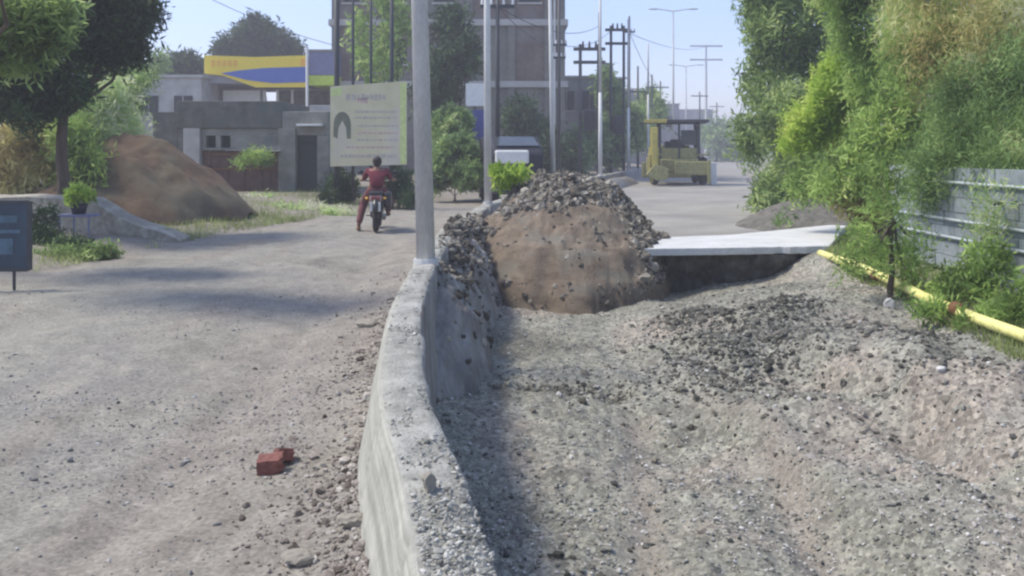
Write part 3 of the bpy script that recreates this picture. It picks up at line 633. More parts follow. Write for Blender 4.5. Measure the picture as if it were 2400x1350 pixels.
def limb(b, p0, p1, r0, r1, wob=.12, n=5):
    p0 = Vector(p0); p1 = Vector(p1); L = (p1 - p0).length; pts = []; rr = []
    for i in range(n + 1):
        t = i / n; q = p0.lerp(p1, t); j = wob * L * .25 * math.sin(math.pi * t)
        pts.append(q + Vector((random.uniform(-1, 1) * j, random.uniform(-1, 1) * j, random.uniform(-.3, .6) * j))); rr.append(r0 * (1 - t) + r1 * t)
    b.tube(pts, rr, 8, False)
def tree(name, loc, blobs, n, size, mat, label, cat="tree", group=None, trunk=(.12, 1.0), stems=1, droop=.3, clump=.16, aspect=.45, per=14, lean=(0, 0), elong=1.0, crown="crown", extra=None):
    root = empty(name, loc, 0, label, cat, group)
    V, Fq = leaves(blobs, n, size, droop, clump, aspect, per=per, elong=elong); mesh_np(crown, V, Fq, mat, root)
    if extra:
        for (nm, bl2, n2, mt2) in extra:
            V, Fq = leaves(bl2, n2, size, droop, clump, aspect, per=per, elong=elong); mesh_np(nm, V, Fq, mt2, root)
    b = MB(); tr, th = trunk
    for s_ in range(stems):
        o = Vector((random.uniform(-.5, .5) * tr * 3 * (stems > 1), random.uniform(-.5, .5) * tr * 3 * (stems > 1), -.15))
        f = o + Vector((lean[0], lean[1], th)); limb(b, o, f, tr * 1.2, tr * .8, .15)
        for bb in blobs[s_::stems]:
            e = Vector(bb[:3]); mid = f.lerp(e, .5) + Vector((0, 0, -.08 * (e - f).length)); r1 = tr * .45
            limb(b, f, mid, tr * .6, r1 * .7, .3, 3); limb(b, mid, e, r1 * .7, tr * .1, .4, 4)
    b.build("trunk" if th > .6 else "stem", M['bark'], root, True)
    return root

def loc_blobs(base, items, D=None):
    """items: (px,py,dist,rpx,rpy) read off the photo -> local blobs"""
    out = []
    for px, py, D, rx, ry in items:
        p = at(px, py, D); out.append((p.x - base[0], p.y - base[1], p.z - base[2], rx * D / F, (rx + ry) * .5 * D / F, ry * D / F))
    return out
# --- right-hand trees
bA = (7.9, 23.5, .1)
tree("verge_tree", bA, loc_blobs(bA, [(1830, 60, 23, 75, 90), (1800, 190, 23, 60, 80), (1760, 330, 24, 35, 60), (1850, 280, 22, 70, 80), (1800, -80, 23, 70, 80), (1840, 420, 22, 50, 55), (1900, 350, 22, 60, 80), (1930, 140, 23, 70, 90), (1930, -40, 23, 80, 90), (1790, 460, 21.5, 30, 35), (1765, 40, 23, 22, 60)]), 32000, .085, M['leaf_mid'], "tall mid-green tree at the left end of the right-hand trees, its edge against the sky", group="trees along the right verge", trunk=(.16, 1.6), clump=.22)
bB = (6.4, 16.5, .1)
tree("verge_tree", bB, loc_blobs(bB, [(1970, 180, 16, 40, 50), (1900, 290, 16, 55, 35), (1980, 310, 16, 50, 45), (2000, 230, 16, 45, 50), (1880, 330, 16, 50, 25), (1930, 230, 15.8, 30, 40)]), 16000, .052, M['leaf_lime'], "bright yellow-green tree in the middle of the right-hand trees", group="trees along the right verge", trunk=(.09, .9), clump=.15)
bC = (7.0, 14.0, .1)
tree("verge_tree", bC, loc_blobs(bC, [(2060, 60, 15, 110, 110), (2180, 220, 14, 110, 100), (2080, 330, 14, 90, 80), (2000, 400, 14, 70, 50), (2120, 420, 13.5, 80, 55), (2250, 330, 13, 90, 90), (1960, 440, 14.5, 60, 30), (2060, 190, 15, 80, 80), (1900, 420, 15.5, 60, 45), (2000, -40, 15, 110, 60)]), 46000, .048, M['leaf_olive'], "broad olive-green tree behind the sapling among the right-hand trees", group="trees along the right verge", trunk=(.13, 1.0), stems=2, droop=.5)
bD = (6.2, 10.5, .1)
tree("verge_tree", bD, loc_blobs(bD, [(2330, 330, 10.5, 110, 110), (2210, 400, 10.8, 80, 70), (2390, 200, 10.5, 90, 90), (2350, 400, 9.9, 80, 40), (2260, 240, 11, 80, 70), (2450, 350, 10, 90, 90), (2180, 440, 11.2, 60, 50), (2330, 480, 9.2, 45, 25), (2300, 560, 9.3, 22, 26)]), 42000, .034, M['leaf_blue'], "dark blue-green feathery tree hanging over the blue-grey wall at the right edge", group="trees along the right verge", trunk=(.10, 1.2), stems=2, droop=.9, aspect=.3, elong=1.6, clump=.13)
bE = (7.4, 11.5, .1)
tree("verge_tree", bE, loc_blobs(bE, [(2250, 70, 11.5, 120, 70), (2350, 20, 11, 110, 70), (2150, 10, 12, 90, 60), (2200, 150, 12, 70, 40), (2420, 100, 11, 80, 70), (2330, 130, 11, 90, 35)]), 19000, .042, M['leaf_dry'], "dry brown hanging twigs of the tree at the top right corner", group="trees along the right verge", trunk=(.11, 1.6), droop=1.6, aspect=.22, elong=2.4, clump=.14,
     extra=[("green_leaves", loc_blobs(bE, [(2250, 60, 11.7, 130, 80), (2380, 60, 11.3, 110, 90), (2150, 80, 12.2, 90, 90)]), 20000, M['leaf_olive'])])
# sapling, shrubs
bS = (4.12, 9.6, .03)
tree("sapling", bS, loc_blobs(bS, [(2070, 520, 9.6, 65, 60), (2040, 600, 9.5, 60, 45), (2110, 600, 9.7, 60, 50), (2090, 450, 9.8, 40, 45), (2010, 560, 9.7, 40, 40), (2150, 560, 9.8, 45, 55), (1990, 630, 10.4, 35, 30), (2130, 660, 9.6, 45, 35), (2060, 400, 10, 50, 40)]), 3300, .032, M['leaf_olive'], "thin sapling standing over the yellow pipe with its stem in front of it", trunk=(.032, .95), clump=.09, droop=.2, cat="sapling")
bF = (4.75, 8.7, .1)
for i, (b0, it, nn, mt, lb) in enumerate([
    ((4.85, 8.9, .08), [(2260, 680, 8.9, 70, 60), (2310, 620, 8.9, 50, 55), (2330, 720, 8.7, 40, 40), (2210, 700, 9.1, 35, 40)], 3000, 'leaf_olive', "green leafy shrub in front of the blue-grey wall behind the pipe"),
    ((4.75, 7.75, .08), [(2390, 740, 7.8, 60, 35), (2440, 700, 7.7, 60, 60), (2340, 760, 8.0, 40, 20)], 2600, 'leaf_olive', "low olive shrub where the pipe leaves the right edge of view"),
    ((5.05, 11.9, .1), [(2050, 600, 12, 40, 24), (2070, 640, 11.5, 40, 30)], 1500, 'leaf_olive', "low scrub by the far end of the yellow pipe at the slab's corner"),
    ((4.35, 7.3, .05), [(2290, 760, 8.0, 40, 10), (2180, 725, 8.5, 35, 12)], 700, "leaf_olive", "thin low weeds growing against the near part of the yellow pipe"),
    ((5.9, 18.3, .25), [(1900, 510, 18.2, 60, 22), (1850, 530, 17.6, 40, 14), (1950, 480, 18.6, 50, 30)], 3000, 'leaf_blue', "grey-green scrub on the bank behind the white slab"),
    ((6.0, 14.2, .2), [(2010, 450, 14.6, 60, 50), (2040, 500, 14.4, 36, 40)], 2600, 'leaf_dry', "dry brown brush above the right end of the white slab"),
    ((8.6, 27, .0), [(1800, 470, 26, 30, 40), (1840, 480, 25, 30, 30)], 2600, 'leaf_lime', "yellow-green shrub at the foot of the trees beside the far road")]):
    tree("shrub", b0, loc_blobs(b0, it), nn, .04 if b0[1] < 14 else .06, M[mt], lb, "shrub", "shrubs under the right-hand trees", trunk=(.018, .2), stems=3, clump=.09 if b0[1] < 14 else .14)

# earth rise under right trees
def rise(name, cx, cy, rx, ry, h, z0, mat, label, cat, seed, n=70, asym=0):
    u = np.linspace(-1, 1, n); X, Y = [a.ravel() for a in np.meshgrid(u, u)]
    rr = np.sqrt(X ** 2 + Y ** 2) + .25 * fbm(X * 2, Y * 2, 3, seed); Z = h * np.clip(1 - rr, 0, 1) ** (.78 if name == 'sand_heap' else .8) * 1.05 + h * .06 * fbm(X * 9, Y * 9, 3, seed + 1) + h * .24 * fbm(X * 3 + Y, Y * 5, 5, seed + 2) * np.clip((1 - rr) * 3, 0, 1); Z = np.where(rr > 1.02, -.4, Z)
    a = (np.arange(n - 1)[:, None] * n + np.arange(n - 1)[None, :]).ravel()
    o = mesh_np(name, np.stack([X * rx, Y * ry, Z], 1), np.stack([a, a + 1, a + n + 1, a + n], 1), mat, smooth=True); o.location = (cx, cy, z0)
    return tag(o, label, cat)
rise("soil_bank", 6.6, 18.8, 1.9, 2.6, .75, -.05, M['clodearth'], "grey soil bank covered in scrub behind the right end of the white slab", "soil bank", 131)
rise("sand_heap", -8.45, 19.3, 2.75, 2.8, 1.95, .08, M['sand'], "big heap of brown sand in front of the old gatehouse on the left", "sand heap", 141, 110)

# --- left-hand vegetation
bL = (-8.1, 16.0, .35)
tree("verge_tree", bL, loc_blobs(bL, [(60, 180, 15.5, 90, 110), (180, 60, 16, 90, 70), (290, 60, 16.5, 60, 50), (250, 130, 16.5, 60, 30), (60, 40, 15, 110, 80), (310, 120, 17, 25, 30), (130, 200, 15.6, 70, 40), (340, 20, 17, 35, 30), (230, -30, 16, 90, 40)]), 34000, .07, M['leaf_dark'], "dark leafy tree overhanging the road at the top left corner", group="trees on the left verge", trunk=(.11, 2.0), clump=.2)
bM_ = (-6.6, 11.5, .2)
tree("verge_tree", (-7.6, 11.5, .2), loc_blobs((-7.6, 11.5, .2), [(60, 60, 11.5, 90, 60), (130, 40, 11.6, 40, 30), (20, 130, 11.5, 60, 30), (-60, 60, 11.5, 90, 70), (60, -150, 9.7, 170, 50), (170, -190, 9.6, 150, 50), (-100, -150, 9.8, 180, 60), (60, -210, 9.3, 170, 50)]), 26000, .06, M['leaf_mid'], "lighter green branch tips of the nearer tree at the far top left", group="trees on the left verge", trunk=(.09, 2.0), clump=.2, lean=(-.3, 0))
for i, (b0, it, nn, mt, lb, dr) in enumerate([
    ((-9.2, 19.5, .4), [(180, 260, 19.5, 70, 70), (240, 230, 20, 60, 60), (220, 330, 19.5, 60, 60), (280, 300, 20.5, 50, 40)], 15000, 'leaf_pale', "pale green shrub beneath the dark tree, left of the sand heap", .1),
    ((-10.3, 18.0, .4), [(60, 330, 18, 60, 70), (110, 400, 18, 60, 50), (30, 420, 18, 50, 40)], 12000, 'leaf_dry', "dry straw-coloured brush behind the low wall at the left edge", -.8),
    ((-8.6, 17.8, .4), [(200, 400, 17.8, 45, 60), (160, 340, 18, 45, 60), (230, 440, 17.6, 25, 25)], 8000, 'leaf_olive', "olive brush around the dark trunk left of the sand heap", -.6),
    ((-9.8, 21, .4), [(300, 210, 22, 40, 40), (250, 160, 23, 50, 40), (330, 180, 24, 30, 20)], 6000, 'leaf_blue', "blue-green bush top between the dark tree and the gatehouse", 0)]):
    tree("brush", b0, loc_blobs(b0, it), nn, .07, M[mt], lb, "brush", "brush on the left verge", trunk=(.025, .25), stems=4, droop=dr, elong=1.5, clump=.16, aspect=.28)
for (b0, it, nn, mt, lb) in [
    ((-6.9, 13.6, .15), [(100, 560, 13.6, 50, 28), (160, 580, 13.4, 60, 24), (60, 540, 13.8, 25, 30), (110, 510, 13.9, 25, 25)], 4800, 'leaf_dark', "low dark green bush beside the blue sign board"),
    ((-6.0, 12.6, .1), [(180, 600, 12.7, 70, 14), (110, 605, 12.7, 50, 12), (240, 590, 12.9, 40, 12)], 4200, 'leaf_mid', "low green weeds at the road edge right of the blue sign board"),
    ((-6.1, 15.6, .1), [(385, 560, 15.6, 34, 10)], 900, 'leaf_lime', "small green tuft on the road edge before the sand heap")]:
    tree("shrub", b0, loc_blobs(b0, it), nn, .035, M[mt], lb, "shrub", "low shrubs on the left verge", trunk=(.012, .12), stems=3, clump=.08)
for (b0, it, nn, mt, lb, sz_) in [
    ((-5.1, 22.5, .1), [(720, 500, 22, 70, 14), (650, 495, 22.5, 40, 12), (790, 505, 21.5, 40, 12), (610, 470, 24, 30, 14)], 5200, 'leaf_pale', "pale weeds on the verge in front of the grey pillar and green door", .05),
    ((-4.6, 24.2, .1), [(800, 440, 24.5, 36, 36), (775, 470, 24, 25, 20)], 4200, 'leaf_dark', "dark bush just left of the rider under the cream billboard", .06),
    ((-3.1, 24.2, .1), [(930, 430, 24.5, 34, 40), (955, 465, 24, 20, 18)], 4200, 'leaf_dark', "dark bush between the rider and the near lamp pole", .06),
    ((-6.9, 26.3, .1), [(600, 365, 26.4, 30, 14), (570, 380, 26.4, 22, 10), (625, 375, 26.5, 16, 10)], 1600, 'leaf_olive', "leafy creeper over the brown gate of the gatehouse", .05),
    ((-1.75, 27, .1), [(1070, 370, 28, 60, 60), (1060, 300, 29, 50, 50), (1100, 410, 27, 40, 35), (1030, 400, 27.5, 30, 45)], 14000, 'leaf_blue', "full grey-green bush right of the near lamp pole", .09)]:
    tree("shrub", b0, loc_blobs(b0, it), nn, sz_, M[mt], lb, "shrub", "bushes along the far left verge", trunk=(.02, .2), stems=3, clump=.13)
# trees in front of the tall building
for (b0, it, nn, mt, lb) in [
    ((-4.8, 36, 0), [(890, 150, 36, 50, 60), (930, 60, 36, 40, 60), (850, 90, 36, 30, 60), (900, -30, 36, 50, 50)], 3200, 'leaf_olive', "yellow-green tree showing above the cream billboard"),
    ((-2.4, 35, 0), [(1040, 180, 35, 45, 70), (1090, 130, 35, 40, 50), (1060, 60, 36, 40, 40), (1000, 230, 34, 30, 50)], 5500, 'leaf_dark', "dark tree between the near lamp pole and the second pole"),
    ((1.1, 42, 0), [(1250, 330, 42, 40, 50), (1220, 280, 42, 35, 40), (1290, 360, 41, 30, 40), (1200, 360, 42, 30, 30)], 12000, 'leaf_dark', "dark low tree at the foot of the tall building's right half"),
    ((4.2, 52, 0), [(1345, 360, 50, 28, 40), (1385, 330, 52, 26, 40), (1430, 340, 55, 26, 50), (1440, 250, 58, 20, 50), (1480, 300, 60, 20, 50), (1420, 200, 58, 16, 40)], 14000, 'leaf_blue', "hazy grey-green tree among the far poles"),
    ((16.5, 78, 0), [(1545, 265, 75, 16, 25), (1520, 240, 75, 20, 30), (1500, 300, 70, 25, 50)], 6000, 'leaf_olive', "small hazy tree above the yellow digger"),
    ((-17, 60, 0), [(600, 90, 60, 50, 34), (640, 110, 60, 50, 26), (540, 115, 60, 35, 18), (600, 65, 60, 20, 20), (680, 120, 60, 25, 14)], 14000, 'leaf_dark', "round dark tree behind the yellow and blue canopy"),
    ((-21, 55, 0), [(430, 155, 55, 30, 20), (400, 170, 55, 30, 18), (460, 165, 55, 16, 12)], 5000, 'leaf_dark', "small dark tree on the skyline left of the yellow canopy"),
    ((-21, 48, 0), [(330, 175, 48, 40, 24), (290, 190, 48, 40, 24), (378, 150, 48, 6, 34)], 7000, 'leaf_blue', "hazy tree on the skyline above the white house at left")]:
    tree("background_tree", b0, loc_blobs(b0, it), nn, .13 if b0[1] < 50 else .18, M[mt], lb, "tree", "trees in the background", trunk=(.14, 1.8), stems=1, clump=.32 if b0[1] < 50 else .45)
# far tree line to the right
for i in range(7):
    D = 120 + i * 22; px = 1735 - i * 9; p = at(px, 330, D)
    tree("background_tree", (p.x, p.y, 0), blob_set((0, 0, 3.4), (4.5, 4, 3), 6), 1500, .45, M['leaf_blue'],
         "far hazy tree %s beside the vanishing road" % ["nearest", "second nearest", "third nearest", "fourth", "fifth", "sixth", "farthest"][i], "tree", "far roadside trees", trunk=(.25, 2), clump=1.0)
# plant on the mound
bP = tuple(at(1185, 470, 15.5)); bP = (bP[0], bP[1], .3)
tree("plant", bP, loc_blobs(bP, [(1190, 410, 15.5, 36, 18), (1165, 400, 15.5, 20, 14), (1220, 405, 15.5, 20, 14), (1180, 432, 15.5, 24, 8)]), 520, .075, M['leaf_lime'], "young lime-green plant growing at the left top of the earth mound", "plant", trunk=(.012, .25), clump=.07, droop=.6, per=5)
# grass blades
def grass(n, fn, h, mat, name, label):
    x, y = fn(n); z = H(x, y); N = len(x); a = RNG.uniform(0, 6.28, N); L = h * RNG.uniform(.4, 1.2, N); bx = RNG.normal(0, .35, N) * L; by = RNG.normal(0, .35, N) * L
    wx = np.cos(a) * .007; wy = np.sin(a) * .007
    V = np.stack([np.stack([x - wx, y - wy, z - .01], 1), np.stack([x + wx, y + wy, z - .01], 1), np.stack([x + bx, y + by, z + L], 1)], 1)
    tag(mesh_np(name, V.reshape(-1, 3), np.arange(N * 3).reshape(-1, 3), mat), label, "grass", kind="stuff")
def gl(n):
    y = RNG.uniform(11.5, 27, n); x = ledge(y) - RNG.exponential(1.3, n) - .2; k = RNG.uniform(0, 1, n) < np.clip(.4 + 3 * fbm(x * .8, y * .8, 3, 61), 0, 1); return x[k], y[k]
grass(16000, gl, .14, M['leaf_grass'], "grass", "short patchy grass and weeds along the left verge")
def gr(n):
    y = RNG.uniform(6.5, 19, n); x = redge(y) + RNG.exponential(.6, n) - .1; k = RNG.uniform(0, 1, n) < np.clip(.5 + 2 * fbm(x, y, 3, 63), 0, 1); return x[k], y[k]
grass(16000, gr, .13, M['leaf_grass'], "grass", "short weeds along the yellow pipe and right verge")

# ------------------------------------------------------------------ LEFT: low wall, sign, planter
M['lowwall'] = rough_mat('low_wall_plaster', (.22, .20, .16, 1), (.44, .415, .35, 1), 5.5, .95, .7, .03, c3=(.26, .24, .20, 1), s2=16)
def low_wall():
    b = MB(); pts = [(-12, .80), (-9.4, .81), (-8.9, .78), (-8.3, .80), (-7.7, .76), (-7.25, .74), (-7.0, .60), (-6.75, .44), (-6.4, .30), (-6.0, .18), (-5.7, .05)]
    for i in range(len(pts) - 1):
        (xa, za), (xb, zb) = pts[i], pts[i + 1]
        V = [(xa, 15.2, -.2), (xb, 15.2, -.2), (xb, 15.2, zb), (xa, 15.2, za), (xa, 15.7, -.2), (xb, 15.7, -.2), (xb, 15.7, zb + .03), (xa, 15.7, za + .03)]
        b.add(V, [(0, 1, 2, 3), (5, 4, 7, 6), (3, 2, 6, 7)] + ([(4, 0, 3, 7)] if i == 0 else []) + ([(1, 5, 6, 2)] if i == len(pts) - 2 else []))
    tag(b.build("low_wall", M['lowwall']), "low pale plastered wall sloping down behind the green bush at left", "wall")
low_wall()
def sign():
    root = empty("sign_board", (-5.75, 10.05, 0), R(4), "dark blue sign board on thin legs cut by the left edge of the picture", "sign")
    MB().box(-.62, .26, -.02, .02, .26, 1.0).build("panel", M['signblue'], root, bevel=.006)
    f = MB(); f.box(.255, .29, -.03, .03, .24, 1.02); f.box(-.65, .255, -.03, .03, .995, 1.03); f.box(-.65, .255, -.03, .03, .225, .265); f.build("frame", M['darkmetal'], root)
    for x in (-.45, .08): MB().tube([(x, .05, -.1), (x, .05, .3)], .018, 8).build("leg", M['darkmetal'], root)
    for i, (x0, x1, z0, z1) in enumerate([(-.5, .1, .42, .60), (-.4, .18, .66, .70), (-.45, .15, .78, .86)]):
        MB().box(x0, x1, -.026, -.021, z0, z1).build("faded_print", M['sgp'], root)
M['sgp'] = plain("sign_print", (.06, .12, .17, 1), .6, var=.4)
sign()
def planter():
    p = at(185, 520, 14.6); root = empty("metal_stand", (p.x, p.y, .15), 0, "blue-grey metal stand with thin legs on the left verge", "stand")
    MB().box(-.28, .28, -.16, .16, .36, .40).build("top", M['bluegrey'], root)
    for x in (-.25, -.02, .22):
        MB().tube([(x, -.13, 0), (x, -.13, .36)], .016, 8).build("leg", M['bluegrey'], root)
    r2 = empty("potted_plant", (p.x, p.y, .55), 0, "yellow-green potted plant standing on the blue-grey metal stand", "potted plant")
    MB().tube([(0, 0, .0), (0, 0, .17)], [.10, .14], 14).build("pot", M['carblue'], r2, True)
    V, Fq = leaves([(0, 0, .30, .26, .2, .14)], 900, .045, 0, .06); mesh_np("foliage", V, Fq, M['leaf_lime'], r2)
planter()

# ------------------------------------------------------------------ GATEHOUSE
def gatehouse():
    root = empty("gatehouse", (-8.3, 27, 0), 0, "low weathered dark grey gatehouse with pale posts behind the sand heap", "building")
    def bx(name, x0, x1, y0, y1, z0, z1, m, par=None, jit=.0, bev=.01):
        o = MB().box(x0 + 8.3, x1 + 8.3, y0 - 27, y1 - 27, z0, z1, jit).build(name, m, par or root, bevel=bev); return o
    bx("side_wing", -10.98, -10.22, 27.1, 31, -.2, 2.77, M['dkgrey'])
    wl = MB()
    def W(x0, x1, y0, y1, z0, z1): wl.box(x0 + 8.3, x1 + 8.3, y0 - 27, y1 - 27, z0, z1)
    W(-10.2, -7.02, 27, 31, 2.27, 3.10); W(-10.2, -10.0, 27.05, 30.9, -.2, 2.265)
    wl.build("wall", M['dkgrey'], root, bevel=.02)
    bx("post", -9.995, -9.50, 26.95, 27.4, -.2, 2.262, M['pale'])
    ln = MB()
    for x0, x1, z0, z1 in [(-9.495, -7.12, 2.05, 2.262), (-9.495, -9.35, 1.68, 2.045), (-9.05, -8.9, 1.68, 2.045), (-8.6, -7.12, 1.68, 2.045), (-9.495, -7.12, 1.6, 1.675)]:
        ln.box(x0 + 8.3, x1 + 8.3, 27.08 - 27, 27.3 - 27, z0, z1)
    ln.build("lintel", M['midgrey'], root)
    bx("vent_shade_panel", -9.49, -8.5, 27.32, 27.4, 1.66, 2.06, M['room_shade'])  # solid dark panel painting the shade behind the vent holes
    g = MB()
    for i in range(9):
        x0 = -9.48 + i * .262; g.box(x0 + 8.3, x0 + .25 + 8.3, .18 + (i % 2) * .02, .24 + (i % 2) * .02, -.1, 1.59)
    gt = g.build("gate", M['gate'], root)
    gr_ = MB(); [gr_.box(-1.18, 1.15, .13, .175, z, z + .06) for z in (.3, 1.0, 1.45)]; gr_.build("gate_rail", M['rust'], gt)
    bx("awning", -8.0, -7.0, 26.75, 27.05, 1.56, 1.60, M['pale'])
    bx("pillar", -7.10, -6.58, 26.92, 27.6, -.2, 2.262, M['midgrey'])
    bx("upper_wall", -7.015, -5.60, 27.02, 30.5, 2.05, 2.78, M['midgrey'], bev=.02)
    bx("lower_fill", -6.575, -6.57, 27.1, 28, -.2, 2.04, M['midgrey'])
    d = bx("door", -6.565, -5.93, 27.2, 27.26, -.1, 2.0, M['doorgreen'])
    MB().box(1.75, 2.36, .12, .19, 1.85, 2.04).build("door_arch", M['doorgreen'], d)
    bx("pillar", -5.925, -5.58, 26.95, 27.6, -.2, 2.045, M['midgrey'])
    bx("roof_ledge", -6.5, -5.75, 26.7, 27.015, 2.33, 2.39, M['white'])
    bx("water_tank_base", -6.3, -5.65, 27.6, 28.4, 2.785, 3.0, M['pale'])
gatehouse()
def house(name, x0, x1, y0, y1, h, mat, label, wins, group=None, sx=.9, sz=1.0, par=True, group_=None):
    cx = (x0 + x1) / 2; root = empty(name, (cx, y0, 0), 0, label, "building", group)
    MB().box(x0 - cx, x1 - cx, 0, y1 - y0, -.3, h).build("wall", mat, root)
    r_ = MB(); r_.box(x0 - cx - .12, x1 - cx + .12, -.12, y1 - y0 + .12, h + .003, h + .14); r_.build("roof", M['band'] if par else mat, root)
    for (wx, wz) in wins:
        f = MB().box(wx - sx / 2, wx + sx / 2, -.06, -.004, wz, wz + sz).build("window", M['room_shade'], root)
        MB().box(wx - sx / 2 - .08, wx + sx / 2 + .08, -.13, -.064, wz - .10, wz - .01).build("sill", M['band'], f)
        MB().box(wx - .03, wx + .03, -.09, -.063, wz, wz + sz).build("mullion", M['farwall'], f)
    return root
house("house", -18.6, -15.4, 44, 52, 5.2, M['pale'], "pale flat-roofed house behind the gatehouse's left end", [(-1.0, 3.3), (.7, 3.3), (-.2, 1.2)], "houses on the left")
house("house", -21.6, -18.9, 43, 50, 4.4, M['farwall'], "greyer lower house partly hidden by the pale shrub", [(0.2, 2.6), (-.8, .9)], "houses on the left")
def canopy():
    D = 45; x = lambda px: (px - 1200) * D / F; z = lambda py: EYE - (py - HY) * D / F
    cx = x(630); root = empty("station_canopy", (cx, D, 0), 0, "filling station canopy with yellow fascia and blue swoosh behind the gatehouse", "canopy")
    MB().box(x(480) - cx, x(722) - cx, .05, 7, z(195), z(135)).build("roof_slab", M['farwall'], root)
    MB().prism([(x(480) - cx, z(172)), (x(525) - cx, z(178)), (x(600) - cx, z(205)), (x(722) - cx, z(205)), (x(722) - cx, z(130)), (x(600) - cx, z(134)), (x(480) - cx, z(130))][::-1], -.10, .045).build("fascia", M['yellow'], root)
    MB().prism([(x(520) - cx, z(172)), (x(580) - cx, z(188)), (x(640) - cx, z(195)), (x(722) - cx, z(193)), (x(722) - cx, z(157)), (x(620) - cx, z(160)), (x(560) - cx, z(166))][::-1], -.13, -.104).build("swoosh", M['blue'], root)
    for k in range(5): MB().box(x(497 + k * 13) - cx, x(505 + k * 13) - cx, -.12, -.104, z(156), z(142)).build("letter", M['orange'], root)
    MB().box(x(706) - cx, x(721) - cx, -.12, -.104, z(155), z(138)).build("orange_mark", M['orange'], root)
    MB().prism([(x(724) - cx, z(176)), (x(790) - cx, z(176)), (x(790) - cx, z(122)), (x(724) - cx, z(122))][::-1], -.05, 5).build("side_fascia", M['bluegrey'], root)
    MB().prism([(x(724) - cx, z(200)), (x(790) - cx, z(200)), (x(790) - cx, z(177)), (x(724) - cx, z(177))][::-1], -.06, 5).build("side_stripe", M['lime'], root)
    MB().box(x(724) - cx, x(790) - cx, -.08, 5, z(121.5), z(116)).build("side_cap", M['midgrey'], root)
    MB().box(x(500) - cx, x(590) - cx, 1.5, 2.2, 0, z(207)).build("column_block", M['white'], root)
    for px in (600, 632, 668): MB().tube([(x(px) - cx, 1.5, 0), (x(px) - cx, 1.5, z(206))], .07, 8).build("column", M['white'], root)
    MB().tube([(x(724) - cx, -.4, 0), (x(724) - cx, -.4, z(112))], .07, 8).build("column", M['white'], root)
    o = house("kiosk", x(605), x(785), 49, 55, z(212) * 1.05, M['midgrey'], "grey kiosk beneath the station canopy behind the gatehouse", [(-1.0, 3.0), (.4, 3.0), (1.3, 3.0)], None)
canopy()

# ------------------------------------------------------------------ TALL BUILDING
def tall():
    D = 46; x0, x1 = -9.35, 2.75; cx = (x0 + x1) / 2; top = 15.2; y1 = D + 11
    root = empty("apartment_block", (cx, D, 0), 0, "tall unfinished brick and concrete block with open window holes behind the trees", "building")
    fl = [0, 1.75, 5.0, 8.2, 11.4, 14.6]; cols = [x0, -7.4, -5.0, -2.4, -.2, 1.7, x1 - .35]
    b = MB()
    for c_ in cols: b.box(c_ - cx, c_ + .35 - cx, -.05, .35, -.3, top)
    b.build("frame_column", M['bcon'], root)
    for zf in fl[2:]:
        MB().box(x0 - cx - .15, x1 - cx + .15, -.14, 11, zf - .14, zf + .18).build("floor_slab", M['band'], root)
    for i, zf in enumerate(fl[:-1]):
        za = zf + (.183 if i > 1 else -.2 if i == 0 else .0); zb = fl[i + 1] - (.143 if i >= 1 else 0)
        for j in range(len(cols) - 1):
            xa = cols[j] + .353 - cx; xb = cols[j + 1] - .003 - cx; m_ = M['brickwall'] if (i >= 2 and (i + j) % 4 != 1) else M['bcon']
            p = MB()
            if (j % 2 == 1 or i == 3) and xb - xa > 1.3 and i >= 2 and j != 3:
                wm = (xa + xb) / 2; ww = .55; s0 = za + .9; s1 = min(zb - .3, s0 + 1.3)
                p.box(xa, wm - ww, .1, .3, za, zb); p.box(wm + ww, xb, .1, .3, za, zb); p.box(wm - ww, wm + ww, .1, .3, za, s0); p.box(wm - ww, wm + ww, .1, .3, s1, zb)
                w_ = MB().box(wm - ww, wm + ww, .32, .36, s0, s1).build("window", M['room_shade'], root)
                MB().box(wm - ww - .1, wm + ww + .1, -.0, .097, s0 - .1, s0 - .003).build("sill", M['band'], w_)
            else: p.box(xa, xb, .1, .3, za, zb)
            p.build("wall_panel", m_, root)
    s = MB(); s.box(x0 - cx, x0 - cx + .2, .4, 11, -.3, top); s.box(x1 - cx - .2, x1 - cx, .4, 11, -.3, top); s.box(x0 - cx + .2, x1 - cx - .2, 10.8, 11, -.3, top); s.box(x0 - cx + .2, x1 - cx - .2, .4, 10.7, top - .5, top)
    s.build("side_wall", M['bcon'], root)
    dp = MB(); [dp.tube([(q - cx, -.22, 0), (q - cx, -.22, top)], .05, 6) for q in (-.75, 2.2)]; dp.build("drainpipe", M['pole_pale'], root)
tall()
# farther row of buildings
far = [(2.95, 6.0, 60, 6.5, 'farwall', "hazy grey block right beside the tall unfinished block"),
       (6.4, 9.2, 72, 7.4, 'bcon', "hazy block with a water tank behind the transformer poles"),
       (10.6, 14.0, 88, 7.6, 'farwall', "pale hazy block left of the yellow digger"),
       (15.2, 19.8, 105, 7.0, 'farwall', "lavender-grey hazy block above the yellow digger"),
       (24, 34, 150, 8.4, 'farwall', "long faint low building behind the digger's roof"),
       (37, 50, 200, 6.0, 'farwall', "faintest low building near the end of the road")]
for i, (a, b_, yy, hh, mt, lb) in enumerate(far):
    W_ = b_ - a; house("row_building", a, b_, yy, yy + 8, hh, M[mt], lb, [(-W_ / 4, 1.4), (W_ / 4, 1.4), (-W_ / 4, 4.3), (W_ / 4, 4.3)], "hazy buildings along the far left side of the road", 1.0, 1.3)
tk = MB(); tk.tube([(0, 0, 0), (0, 0, 1.2)], .55, 14); o = tk.build("water_tank", M['darkmetal'], None, True); o.location = (7.6, 73, 7.56); tag(o, "black water tank on the roof of the hazy block", "water tank")

